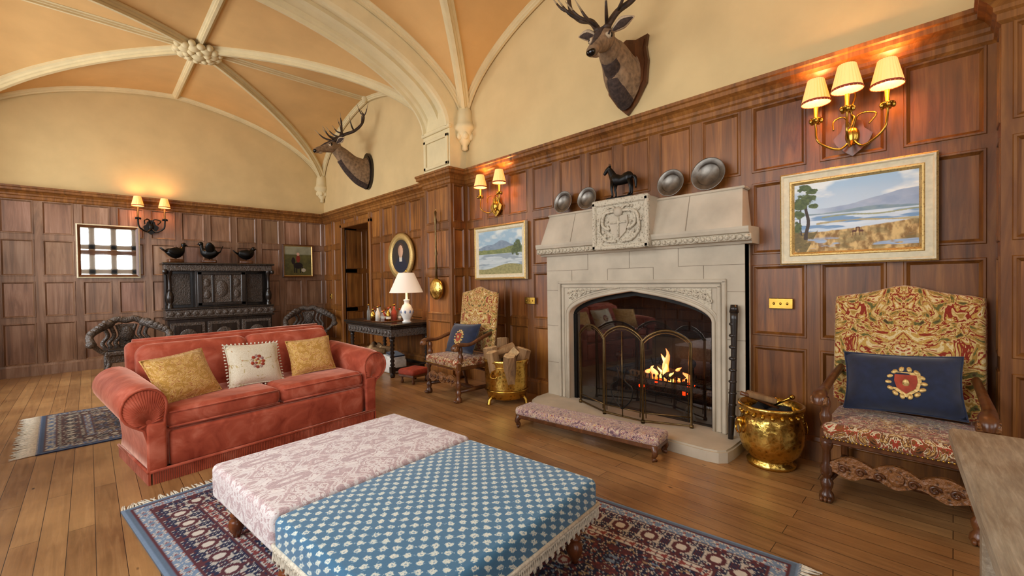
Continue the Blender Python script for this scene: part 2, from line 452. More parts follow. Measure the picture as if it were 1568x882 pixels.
# vault
b=B(); nseg=44; ss=[math.sin((-1+2*i/nseg)*PI/2) for i in range(nseg+1)]
for y0,y1 in bays:
    yc=(y0+y1)/2; hy=(y1-y0)/2; vs=[];fs=[]
    for j in range(nseg+1):
        for i in range(nseg+1):
            vs.append((CX+HX*ss[i],yc+hy*ss[j],prof(min(abs(ss[i]),abs(ss[j])))))
    for j in range(nseg):
        for i in range(nseg):
            a=j*(nseg+1)+i; q=(a,a+1,a+nseg+2,a+nseg+1)
            if i==j: fs+=[(q[0],q[1],q[2]),(q[0],q[2],q[3])]
            elif i+j==nseg-1: fs+=[(q[0],q[1],q[3]),(q[1],q[2],q[3])]
            else: fs.append(q)
    b.add(vs,fs,M_web,False)
b.bx(LX-.3,WX+.3,RY_-.3,BY+.3,5.7,5.8,M_web)
b.obj('ceiling')
# ribs
ribp=[(-.085,-.03),(-.085,.015),(-.055,.03),(-.048,.055),(-.026,.062),(-.024,.095),(.024,.095),(.026,.062),(.048,.055),(.055,.03),(.085,.015),(.085,-.03)]
b=B(); NN=26
aa=[i/NN for i in range(NN+1)]
for y0,y1 in bays:
    yc=(y0+y1)/2; hy=(y1-y0)/2
    for sx in(-1,1):
        for sy in(-1,1):
            pts=[(CX+sx*HX*math.sin(a*PI/2),yc+sy*hy*math.sin(a*PI/2),prof(math.sin(a*PI/2))) for a in aa]
            d=Vector((sx*HX,sy*hy,0)).normalized(); side=Vector((-d.y,d.x,0))
            b.sweep(pts,ribp,side,M_rib,flip=True)
    small=[(x*.75,z*.75) for x,z in ribp]
    for sx in(-1,1):
        b.sweep([(CX,yc,prof(0)),(CX+sx*HX,yc,prof(0))],small,(0,sx,0),M_rib,flip=True)
        b.sweep([(CX,yc,prof(0)),(CX,yc+sx*hy,prof(0))],small,(-sx,0,0),M_rib,flip=True)
        for s2 in(-1,1):
            b.sweep([(CX+sx*(HX-.03),yc+s2*hy*math.sin(a*PI/2),prof(math.sin(a*PI/2))) for a in aa],small,(-s2,0,0),M_rib,flip=True)
            b.sweep([(CX+s2*HX*math.sin(a*PI/2),yc+sx*(hy-.03),prof(math.sin(a*PI/2))) for a in aa],small,(0,s2,0),M_rib,flip=True)
    for sx in(-1,1):
        for sy in(-1,1):
            cx,cy=CX+sx*(HX-.05),yc+sy*(hy-.05)
            b.lathe([(.0,3.52),(.05,3.54),(.04,3.6),(.09,3.66),(.13,3.76),(.12,3.8),(.17,3.83),(.17,3.89),(.14,3.92),(.13,3.98),(.12,4.12),(0,4.3)],(cx,cy,0),M_rib,16)
            for q in range(6): 
                a=q*PI/3; b.ell((cx+.1*math.cos(a),cy+.1*math.sin(a),3.73),(.045,.045,.06),M_rib,n=4)
    zb=prof(0)-.1
    b.lathe([(0,zb-.1),(.06,zb-.1),(.1,zb-.05),(.16,zb-.02),(.17,zb+.08)],(CX,yc,0),M_rib,20)
    for q in range(8):
        a=q*PI/4+PI/8; cx,cy=CX+.2*math.cos(a),yc+.2*math.sin(a)
        b.ell((cx,cy,zb-.01),(.085,.085,.06),M_rib,n=5); b.ell((CX+.3*math.cos(a),yc+.3*math.sin(a),zb+.02),(.05,.05,.05),M_rib,n=4)
        a+=PI/8; b.ell((CX+.15*math.cos(a),yc+.15*math.sin(a),zb-.05),(.05,.05,.05),M_rib,n=4)
        b.ell((CX+.27*math.cos(a),yc+.27*math.sin(a),zb),(.06,.06,.05),M_rib,n=4)
    for sx in(-1,1): b.lathe([(0,zb),(.06,zb+.02),(.09,zb+.06),(.1,zb+.12)],(CX+sx*(HX-.08),yc,0),M_rib,12)
b.obj('trim_vault_ribs')
# piers + transverse arches
b=B()
def aprof(t): return 3.88+.15*(1-t)+1.03*math.sqrt(max(0,1-t*t))
sec=[(-.357,-.6),(-.357,0),(-.33,.04),(-.29,.045),(-.275,.0),(-.24,-.025),(-.22,-.06),(-.06,-.07),(-.045,-.03),(.045,-.03),(.06,-.07),(.22,-.06),(.24,-.025),(.275,0),(.29,.045),(.33,.04),(.357,0),(.357,-.6)]
for y0,y1 in((P0,P1),(Q0,Q1)):
    ym=(y0+y1)/2
    for sx in(-1,1):
        xi=CX+sx*(HX-PD); xo=CX+sx*(HX+.05)
        b.bx(xi,xo,y0+.001,y1-.001,HP,4.9,M_rib)
        X=xi-sx*.012
        for (a,c_,z0,z1) in[(y0+.03,y1-.03,HP+.08,HP+.13),(y0+.03,y1-.03,3.72,3.77),(y0+.03,y0+.09,HP+.08,3.77),(y1-.09,y1-.03,HP+.08,3.77)]:
            b.bx(X-.015,X+.015,a,c_,z0,z1,M_rib,.006)
        b.bx(X-.02,X+.03,y0-.02,y1+.02,3.84,3.9,M_rib,.01)
        h=HX-PD
        b.sweep([(CX+sx*h*math.sin(a*PI/2),ym,aprof(math.sin(a*PI/2))) for a in aa],sec,(0,sx,0),M_rib,flip=True)
b.obj('trim_arches')

# panelling
INS=[(.0,0),(.045,0),(.05,.007),(.062,.007),(.07,-.004),(.082,-.016)]
def panels(b,o,U,Nn,us,zs,mat,skip=None):
    o=Vector((o[0],o[1],0)); U=Vector((U[0],U[1],0)); Nn=Vector((Nn[0],Nn[1],0)); Z=Vector((0,0,1))
    for i in range(len(us)-1):
        for j in range(len(zs)-1):
            u0,u1,z0,z1=us[i],us[i+1],zs[j],zs[j+1]
            vs=[]
            for ins,d in INS:
                for a,c_ in((u0+ins,z0+ins),(u1-ins,z0+ins),(u1-ins,z1-ins),(u0+ins,z1-ins)): vs.append(o+U*a+Z*c_+Nn*d)
            fs=[]
            for k in range(len(INS)-1):
                for q in range(4): fs.append((k*4+q,k*4+(q+1)%4,k*4+4+(q+1)%4,k*4+4+q))
            b.add(vs,fs,mat,False,(.82,.79,.76))
            ins,d=INS[-1]; t=random.uniform(.8,1.18); 
            b.add([o+U*a+Z*c_+Nn*d for a,c_ in((u0+ins,z0+ins),(u1-ins,z0+ins),(u1-ins,z1-ins),(u0+ins,z1-ins))],[(0,1,2,3)],mat,False,(t,t*random.uniform(.9,1.0),t*random.uniform(.84,1)))
ZS=[.14,.95,1.66,2.38,3.05]
def cuts(a,c_,p):
    k=max(1,round((c_-a)/p)); return [a+(c_-a)*i/k for i in range(k+1)]
b=B()
px=WX-.02
panels(b,(px,0),(0,1),(-1,0),cuts(Q1,1.3,.43),ZS,M_panel)
panels(b,(px,0),(0,1),(-1,0),cuts(1.3,3.5,.44),ZS[2:],M_panel)
panels(b,(px,0),(0,1),(-1,0),cuts(3.5,P0,.46),ZS,M_panel)
panels(b,(px,0),(0,1),(-1,0),cuts(P1,8.55,.5),ZS,M_panel)
panels(b,(px,0),(0,1),(-1,0),cuts(9.9,BY,.57),ZS,M_panel)
panels(b,(px,0),(0,1),(-1,0),[8.55,9.22,9.9],[2.8,3.05],M_panel)
for y0,y1 in((P0,P1),(Q0,Q1)):
    X=WX-PD
    panels(b,(X,0),(0,1),(-1,0),[y0,y1],ZS,M_panel)
    panels(b,(0,y0),(1,0),(0,-1),[X,WX],ZS,M_panel); panels(b,(0,y1),(1,0),(0,1),[X,WX],ZS,M_panel)
panels(b,(px,0),(0,1),(-1,0),cuts(RY_,Q0,.5),ZS,M_panel)
b.obj('trim_panelling_right')
b=B(); panels(b,(0,BY-.02),(1,0),(0,-1),cuts(LX,WX-.02,.485),ZS,M_panel_sheen); b.obj('trim_panelling_back')
b=B(); panels(b,(LX+.01,0),(0,1),(1,0),cuts(RY_,BY,.5),ZS[:2],M_panel)
for a,c_ in((RY_,-4.95),(-1.85,.65),(4.35,6.95),(10.15,BY)): panels(b,(LX+.01,0),(0,1),(1,0),cuts(a,c_,.5),ZS[1:],M_panel)
b.obj('trim_panelling_left')
b=B(); panels(b,(0,RY_+.01),(1,0),(0,1),cuts(LX,WX,.5),ZS[:2],M_panel)
for a,c_ in((LX,-.65),(2.45,WX)): panels(b,(0,RY_+.01),(1,0),(0,1),cuts(a,c_,.5),ZS[1:],M_panel)
b.obj('trim_panelling_rear')
corn=[(0,3.0),(.02,3.02),(.02,3.06),(.035,3.075),(.035,3.1),(.06,3.13),(.095,3.15),(.095,3.185),(.11,3.195),(.11,3.225),(-.02,3.235)]
wp=[(WX-PD,Q0),(WX-PD,Q1),(WX-.02,Q1),(WX-.02,P0),(WX-PD,P0),(WX-PD,P1),(WX-.02,P1),(WX-.02,BY-.02),(LX,BY-.02)]
b=B(); b.path(wp,corn,M_panel); b.path([(LX,BY),(LX,RY_),(WX,RY_),(WX,Q0),(WX-PD,Q0)],corn,M_panel); b.obj('trim_cornice')
bs=[(0,.2),(.012,.195),(.02,.165),(.03,.16),(.03,0)]
b=B(); b.path([(WX-PD,Q0),(WX-PD,Q1),(WX-.02,Q1),(WX-.02,1.24)],bs,M_panel)
b.path([(WX-.02,3.58),(WX-.02,P0),(WX-PD,P0),(WX-PD,P1),(WX-.02,P1),(WX-.02,8.5)],bs,M_panel)
b.path([(WX-.02,9.95),(WX-.02,BY-.02)],bs,M_panel); b.obj('baseboard_right')
b=B(); b.path([(WX-.02,BY-.02),(LX,BY-.02)],bs,M_panel_sheen); b.obj('baseboard_back')
# door recess
b=B(); b.bx(WX+.3,5.3,8.45,8.55,0,2.9,M_panel); b.bx(WX+.3,5.3,9.9,10,0,2.9,M_panel); b.bx(WX+.3,5.3,8.45,10,2.8,2.9,M_panel); b.bx(WX+.3,5.3,8.45,10,-.1,0,M_floor)
b.bx(WX+.0,WX+.31,8.5,8.552,0,2.8,M_panel); b.bx(WX+.0,WX+.31,9.898,9.95,0,2.8,M_panel); b.bx(WX,WX+.31,8.5,9.95,2.79,2.85,M_panel)
b.bx(WX-.06,WX+.03,8.47,8.56,0,2.86,M_panel,.012); b.bx(WX-.06,WX+.03,9.89,9.98,0,2.86,M_panel,.012); b.bx(WX-.06,WX+.03,8.47,9.98,2.78,2.88,M_panel,.012)
panels(b,(WX,8.552),(1,0),(0,1),[0,.5,1.0],[0,.9,1.8,2.8],M_panel); panels(b,(WX,9.898),(1,0),(0,-1),[0,.5,1.0],[0,.9,1.8,2.8],M_panel)
b.obj('door_frame_recess')
b=B(); b.bx(5.22,5.29,8.57,9.88,0,2.78,M_panel); panels(b,(5.2,0),(0,1),(-1,0),[8.57,9.0,9.45,9.88],[.02,.9,1.7,2.77],M_panel)
b.ell((5.16,9.75,1.05),(.03,.03,.03),M_brass,n=4); b.obj('door_1')

# ------------------------------------------------------------------ fireplace
FX=4.08; oy0,oy1=1.55,3.2; oc=(oy0+oy1)/2; oh=(oy1-oy0)/2
def za(y):
    t=min(1,abs(y-oc)/oh); return 1.10+.12*(1-t)+.16*math.sqrt(max(0,1-t**3.2))
b=B()
SX=4.19
b.bx(FX,SX,1.27,oy0,0,1.86,M_stone); b.bx(FX,SX,oy1,3.54,0,1.86,M_stone)
b.bx(SX,WX+.3,1.272,oy0,0,1.86,M_soot); b.bx(SX,WX+.3,oy1,3.54,0,1.86,M_soot)
b.bx(SX-.1,WX,1.27,1.29,0,1.86,M_stone); b.bx(SX-.1,WX,3.52,3.545,0,1.86,M_stone)
NA=32
yv=[oc+oh*math.sin((-1+2*i/NA)*PI/2) for i in range(NA+1)]
vs=[];fs=[]
for y in yv: vs+=[(FX,y,za(y)),(FX,y,1.86),(SX,y,za(y))]
for i in range(NA):
    a=i*3;c_=a+3; fs+=[(a,c_,c_+1,a+1),(a,a+2,c_+2,c_)]
b.add(vs,fs,M_stone,False)
vs=[];fs=[]
for y in yv: vs+=[(SX-.02,y,za(y)+.0),(SX-.02,y,za(y)-.05),(WX+.31,y,za(y)-.05),(WX+.31,y,1.5)]
for i in range(NA):
    a=i*4;c_=a+4; fs+=[(a,c_,c_+1,a+1),(a+1,a+2,c_+2,c_+1),(a+2,a+3,c_+3,c_+2)]
b.add(vs,fs,M_iron,False)
b.bx(SX,WX+.3,oy0,oy1,1.5,1.86,M_soot)
b.bx(SX-.025,SX+.02,oy0,oy0+.04,.09,za(oy0),M_iron); b.bx(SX-.025,SX+.02,oy1-.04,oy1,.09,za(oy1),M_iron)
path=[(FX,oy0,.1)]+[(FX,oy0,z) for z in(.4,.8,1.05)]+[(FX,y,za(y)) for y in yv]+[(FX,oy1,z) for z in(1.05,.8,.4,.1)]
def off(path,d,x):
    c0=Vector((0,oc,.7)); out=[]
    P=[Vector(p) for p in path]
    for i,p in enumerate(P):
        t=(P[min(i+1,len(P)-1)]-P[max(0,i-1)]).normalized(); nn=Vector((0,-t.z,t.y))
        if nn.dot(p-c0)<0: nn=-nn
        out.append(Vector((x,p.y+nn.y*d,p.z+nn.z*d)))
    return out
b.tube(off(path,.015,FX+.0),.018,M_stone,8); b.tube(off(path,.055,FX+.002),.012,M_stone,8)
my0,my1,mz=1.44,3.33,1.48
for w,x in((.0,.03),(.045,.018)):
    b.bx(FX-x,FX+.02,my0+w-.02,my0+w+.018,.1,mz-w,M_stone,.008); b.bx(FX-x,FX+.02,my1-w-.018,my1-w+.02,.1,mz-w,M_stone,.008)
    b.bx(FX-x,FX+.02,my0+w-.02,my1-w+.02,mz-w-.02,mz-w+.018,M_stone,.008)
vs=[];fs=[]
for y in yv: vs+=[(FX-.008,y,min(za(y)+.075,mz-.075)),(FX-.008,y,mz-.07)]
for i in range(NA): fs.append((2*i,2*i+2,2*i+3,2*i+1))
b.add(vs,fs,M_stonec,False)
# foliage tracery in the spandrels
for sg in(-1,1):
    stem=[]
    for q in range(11):
        y=oc+sg*(oh-.03-q*.065); zlo=za(y)+.07; zhi=mz-.07; z=(zlo+zhi)/2; hh=max(.008,(zhi-zlo)*.42)
        stem.append((FX-.014,y,z+hh*.45*math.sin(q*1.9)))
        if hh>.02:
            for k in(-1,1):
                b.tube([(FX-.016,y+.02*k+min(hh,.045)*.55*math.cos(t)*(1-t/9),z+k*hh*.35+min(hh,.045)*.55*math.sin(t)*(1-t/9)) for t in [i*.7 for i in range(11)]],.007,M_stone,5)
        b.ell((FX-.012,y,z),(.014,.018,hh*.5),M_stonec,RX(.5*sg),n=3)
    b.tube(cr(stem,4),.008,M_stone,5)
for z in(.5,.95,1.38):
    for y0,y1 in((1.27,1.415),(3.355,3.54)): b.bx(FX-.002,FX+.01,y0,y1,z,z+.005,M_joint)
for (y,z0,z1) in((1.62,1.5,1.62),(1.86,1.62,1.8),(2.12,1.5,1.62),(2.39,1.62,1.8),(2.66,1.5,1.62),(2.92,1.62,1.8),(3.15,1.5,1.62)): b.bx(FX-.002,FX+.01,y,y+.005,z0,z1,M_joint)
for (y0,y1) in((1.27,1.86),(2.12,2.66),(2.92,3.54)): b.bx(FX-.002,FX+.01,y0,y1,1.62,1.625,M_joint)
sh=[(4.255,1.80),(4.05,1.80),(4.04,1.82),(4.0,1.83),(3.99,1.88),(3.96,1.89),(3.95,1.92),(3.95,1.94),(4.255,1.95)]
b.prism(sh,1.2,3.61,M_stone,'y')
b.bx(3.975,4.02,1.19,3.62,1.825,1.885,M_stonec,.01)
for i in range(46):
    y=1.22+i*.0525; b.ell((3.975,y,1.855),(.018,.022,.022),M_stonec,n=3)
def hood(y0,y1,t0,t1):
    vs=[(3.99,y0,1.94),(3.99,y1,1.94),(4.10,y1-t1,2.29),(4.10,y0+t0,2.29),(4.255,y0,1.94),(4.255,y1,1.94),(4.255,y1-t1,2.29),(4.255,y0+t0,2.29)]
    b.add(vs,[(0,1,2,3),(3,2,6,7),(0,3,7,4),(1,5,6,2)],M_stone,False)
hood(1.26,3.56,.03,.06)
for y in(1.75,3.1):
    vs=[(3.988,y,1.95),(3.988,y+.006,1.95),(4.098,y+.006,2.285),(4.098,y,2.285)]; b.add(vs,[(0,1,2,3)],M_joint,False)
b.bx(4.085,4.255,1.27,3.52,2.285,2.31,M_stone,.008)
b.bx(3.93,4.2,2.08,2.74,1.82,2.33,M_stone,.01)
for (y0,y1,z0,z1) in[(2.08,2.74,1.82,1.87),(2.08,2.74,2.28,2.345),(2.08,2.13,1.82,2.33),(2.69,2.74,1.82,2.33)]: b.bx(3.9,3.95,y0,y1,z0,z1,M_stonec,.012)
rs=random.Random(3)
b.bx(3.92,3.94,2.13,2.69,1.87,2.28,M_stonec)
sp_=[(2.41,1.92),(2.33,1.99),(2.30,2.08),(2.31,2.16),(2.51,2.16),(2.52,2.08),(2.49,1.99)]
b.prism(sp_,3.90,3.93,M_stone,'x')
b.tube([(3.895,2.41,1.94),(3.895,2.41,2.15)],.012,M_stonec,6); b.tube([(3.895,2.32,2.09),(3.895,2.50,2.09)],.012,M_stonec,6)
b.ell((3.9,2.41,2.2),(.035,.05,.05),M_stone,n=5)
for q in(-1,1):
    for (r,h) in((.16,.02),(.2,.10)):
        b.tube(cr([(3.905,2.41+q*.05,2.21),(3.9,2.41+q*r,2.2-h*.2),(3.9,2.41+q*(r+.03),2.1-h),(3.905,2.41+q*(r-.05),2.04-h),(3.905,2.41+q*(r-.03),2.08-h)],5),.016,M_stonec,6)
    b.tube(cr([(3.905,2.41+q*.04,2.23),(3.9,2.41+q*.08,2.26),(3.905,2.41+q*.13,2.25)],4),.013,M_stonec,6)
    b.tube(cr([(3.905,2.41+q*.03,1.9),(3.9,2.41+q*.14,1.91),(3.905,2.41+q*.2,1.96)],4),.018,M_stonec,6)
for i in range(60):
    y=rs.uniform(2.15,2.67); z=rs.uniform(1.89,2.26)
    if abs(y-2.41)>.11 or z>2.2: b.ell((3.915,y,z),(.014,rs.uniform(.01,.022),rs.uniform(.01,.02)),M_stone,RX(rs.uniform(0,3)),n=3)
b.obj('stone_fireplace')
# hearth
b=B()
poly=[(4.12,1.27),(3.78,1.27),(3.68,1.28),(3.62,1.33),(3.60,1.42),(3.60,3.3),(3.64,3.42),(3.76,3.52),(3.86,3.56),(4.12,3.58)]
b.prism(poly,0,.085,M_stone,'z')
b.prism([(4.12+(x-4.12)*.97,2.38+(y-2.38)*.985) for x,y in poly],.085,.1,M_stone,'z')
b.bx(4.06,SX,1.5,3.26,0,.09,M_stone); b.bx(SX,5.0,1.5,3.26,0,.092,M_soot)
b.obj('hearth_slab')
b=B() # firebox
fx=WX+.325
b.bx(4.95,5.05,1.4,3.36,0,1.7,M_soot); b.bx(fx,5.0,1.4,1.5,0,1.7,M_soot); b.bx(fx,5.0,3.26,3.36,0,1.7,M_soot); b.bx(fx,5.0,1.4,3.36,1.5,1.7,M_soot)
for r in range(9):
    for k in range(6):
        y=1.55+k*.29+(r%2)*.14
        if y<3.1: b.bx(4.925,4.95,y,y+.27,.12+r*.13,.235+r*.13,M_soot,.01)
b.obj('firebox')
b=B() # grate
for x in(4.32,4.68):
    for z in(.3,.36,.42): b.tube([(x,1.85,z),(x,2.65,z)],.009,M_iron,6)
for i in range(17):
    y=1.85+i*.05; b.tube([(4.32,y,.46),(4.32,y,.27),(4.68,y,.27),(4.68,y,.46)],.008,M_iron,6); b.ell((4.32,y,.47),(.013,.013,.02),M_iron,n=3)
for y in(1.83,2.67):
    b.tube([(4.3,y,.1),(4.3,y,.62)],.02,M_iron,8); b.ell((4.3,y,.65),(.04,.04,.045),M_iron,n=5); b.tube([(4.3,y,.3),(4.7,y,.3),(4.7,y,.1)],.015,M_iron,6)
    b.tube(cr([(4.3,y,.24),(4.24,y-.03,.2),(4.22,y-.06,.1)],4),.015,M_iron,6)
    b.tube(cr([(4.3,y,.24),(4.24,y+.03,.2),(4.22,y+.06,.1)],4),.015,M_iron,6)
b.bx(4.72,4.75,1.8,2.7,.3,.85,M_iron,.02)
b.obj('fire_grate')
b=B()
for (p,q,r) in[((4.4,1.9,.34),(4.5,2.55,.36),.05),((4.55,1.95,.37),(4.45,2.6,.42),.055),((4.4,2.1,.46),(4.6,2.4,.5),.045),((4.5,1.88,.45),(4.5,2.3,.52),.04)]:
    b.tube([p,q],r,M_log if r>.052 else M_soot,9)
for i in range(34): b.ell((rs.uniform(4.36,4.64),rs.uniform(1.9,2.6),rs.uniform(.31,.42)),(.03,.035,.025),M_ember if i%2 else M_soot,n=3)
b.obj('fire_logs')
b=B()
for (y,x,h,r,m) in[(2.16,4.42,.36,.035,M_flame),(2.22,4.5,.28,.035,M_flame),(2.05,4.5,.16,.035,M_flame),(2.30,4.43,.15,.035,M_flame),(2.17,4.41,.22,.018,M_flame2),(2.24,4.46,.14,.018,M_flame2),(2.4,4.5,.1,.03,M_flame),(1.95,4.45,.12,.03,M_flame),(2.1,4.4,.12,.02,M_flame2)]:
    pts=[];rr=[]
    for k in range(11):
        t=k/10; pts.append((x+.02*math.sin(5*t+y*9),y+.04*math.sin(7*t+y*20)*t,.40+h*t)); rr.append(max(.002,r*(math.sin(PI*min(1,.25+t*.75))**.8)))
    b.tube(pts,rr,m,8)
b.obj('fire_flames')
b=B() # fire screen
fp=[(4.02,3.0),(3.84,2.56),(3.84,2.12),(4.02,1.72)]
for i in range(3):
    a=Vector((fp[i][0],fp[i][1],0)); c_=Vector((fp[i+1][0],fp[i+1][1],0)); U=(c_-a); w=U.length; U.normalize()
    hh=.78 if i!=1 else .80
    top=[]
    for k in range(13):
        t=k/12; top.append(a+U*w*t+Vector((0,0,.12+hh+.11*math.sin(PI*t)**.8)))
    outline=[a+Vector((0,0,.12))]+top+[c_+Vector((0,0,.12))]
    b.tube(outline+[outline[0]],.012,M_darkbr,6,caps=False)
    b.tube([a+U*w*.0+Vector((0,0,.2)),c_+Vector((0,0,.2))],.007,M_darkbr,6)
    inner=[a+U*.03+Vector((0,0,.15))]+[p+(a+U*w*.5+Vector((0,0,.6))-p)*.06 for p in top]+[c_-U*.03+Vector((0,0,.15))]
    b.tube(inner,.005,M_darkbr,5)
    vs=[a+U*w*(k/12)+Vector((0,0,.12)) for k in range(13)]+top
    b.add(vs,[(k,k+1,14+k,13+k) for k in range(12)],M_mesh,False)
    if i==1:
        m_=(a+c_)/2; b.tube([m_+Vector((-.01,0,.12)),m_+Vector((-.01,0,.98))],.006,M_darkbr,6)
        for q in(-1,1): b.tube(cr([m_+Vector((-.02,0,.2)),m_+Vector((-.02,q*.1,.3)),m_+Vector((-.02,q*.12,.42)),m_+Vector((-.02,q*.03,.5)),m_+Vector((-.02,q*.06,.62))],5),.006,M_iron,6)
    for p in(a,c_): b.tube([p+Vector((0,0,.1)),p+Vector((0,0,.13))],.02,M_darkbr,8)
b.obj('fire_screen')
b=B(); vs=[];fs=[]
for y in yv: vs+=[(SX-.01,y,.1),(SX-.01,y,za(y)-.01)]
for i in range(NA): fs.append((2*i,2*i+2,2*i+3,2*i+1))
b.add(vs,fs,M_pane,False)
b.obj('fire_glass_door')
b=B(); b.tube(cr([(3.98,1.36,.1),(3.99,1.35,.4),(4.01,1.34,.8),(4.02,1.34,1.22)],4),crr([.022,.03,.024,.034],4),M_black,10); b.tube([(4.02,1.34,1.2),(4.025,1.34,1.27)],[.04,.03],M_black,10)
for k in range(9): b.ell((3.988+.004*k,1.348,.3+k*.1),(.034,.034,.02),M_black,n=4)
b.obj('fire_poker')

# ------------------------------------------------------------------ wall sconces
def sconce(name,pos,n_arms,face,up=0,met=None):
    b=B(); met=met or M_brass
    pl=[(0,-.15),(.05,-.11),(.1,-.05),(.12,.0),(.07,.05),(.06,.1),(0,.14),(-.06,.1),(-.07,.05),(-.12,0),(-.1,-.05),(-.05,-.11)]
    b.prism(pl,-.025,0,M_walnut if n_arms==3 else met,'y')
    b.ell((0,-.035,0),(.045,.03,.07),met,n=5)
    offs=[-.2,.2] if n_arms==2 else [-.21,0,.21]
    for o in offs:
        yy=-.14 if o else -.26
        top=.3+up
        pts=cr([(0,-.03,-.02),(o*.35,-.1 if o else -.14,-.1),(o*.9,yy-.01,-.03),(o,yy,.08),(o,yy,.14)],6)
        b.tube(pts,.009 if met==M_brass else .014,met,7)
        b.tube(cr([(0,-.03,.02),(o*.2,-.07,.14),(o*.6+.02,-.09,.12),(o*.5,-.1,.05)],5),.006 if met==M_brass else .012,met,6)
        b.lathe([(.0,.12),(.02,.125),(.04,.15),(.042,.16),(.015,.165),(.015,.25+up),(.0,.25+up)],(o,yy,0),met,12)
        for q in range(5): 
            a=q*2*PI/5; b.ell((o+.035*math.cos(a),yy+.035*math.sin(a),.14),(.014,.014,.022),met,n=3)
        b.lathe([(.094,top-.02),(.091,top-.01),(.054,top+.155),(.052,top+.16)],(o,yy,0),M_shade,96,rip=.04,nr=24)
        b.lathe([(.095,top-.024),(.097,top-.015),(.094,top-.006)],(o,yy,0),M_redfab,24)
        b.lathe([(.0,top+.0),(.017,top+.01),(.022,top+.05),(.0,top+.09)],(o,yy,0),M_bulb,10)
    if n_arms==3:
        b.tube(cr([(0,-.03,.1),(0,-.06,.2),(.02,-.04,.3),(0,-.03,.36)],5),.008,M_brass,6)
    ob=b.obj(name,pos,face)
    for o in offs:
        yy=-.14 if o else -.26
        l=bpy.data.lights.new('sconce_bulb','POINT'); l.energy=SC_E; l.color=(1,.52,.2); l.shadow_soft_size=.03
        lo=bpy.data.objects.new('sconce_bulb_light',l); S.collection.objects.link(lo); lo.parent=ob; lo.location=(o,yy,.3+up+.11)
    return ob
SC_E=12.0
sconce('wall_sconce',(WX-.04,.54,2.57),3,-PI/2)
sconce('wall_sconce',(WX-.04,4.58,2.58),2,-PI/2)
sconce('wall_sconce',(.9,BY-.04,2.66),2,0,.1,M_blackbr)

# ------------------------------------------------------------------ pictures
def picture(name,w,h,fw,img,pos,rz,styles,depth=.05):
    b=B(); H,W,_=img.shape
    iw,ih=w-2*fw,h-2*fw
    loops=styles
    prev=None
    for k,(ins,d,m) in enumerate(loops):
        cur=[(-w/2+ins,-d,-h/2+ins),(w/2-ins,-d,-h/2+ins),(w/2-ins,-d,h/2-ins),(-w/2+ins,-d,h/2-ins)]
        if prev: b.add(prev+cur,[(q,(q+1)%4,4+(q+1)%4,4+q) for q in range(4)],m,False)
        prev=cur
    yy=-loops[-1][1]
    xs=np.linspace(-iw/2,iw/2,W); zs=np.linspace(ih/2,-ih/2,H)
    vs=[(x,yy,z) for z in zs for x in xs]
    fs=[(j*W+i,(j+1)*W+i,(j+1)*W+i+1,j*W+i+1) for j in range(H-1) for i in range(W-1)]
    b.add(vs,fs,M_paint,False,img.reshape(-1,3).tolist())
    return b.obj(name,pos,rz)
def mixc(a,b_,t): return a*(1-t[...,None])+b_*t[...,None]
def blank(W,H):
    y,x=np.mgrid[0:H,0:W]; return x/(W-1),y/(H-1)
def sm(a,b_,x): t=np.clip((x-a)/(b_-a),0,1); return t*t*(3-2*t)
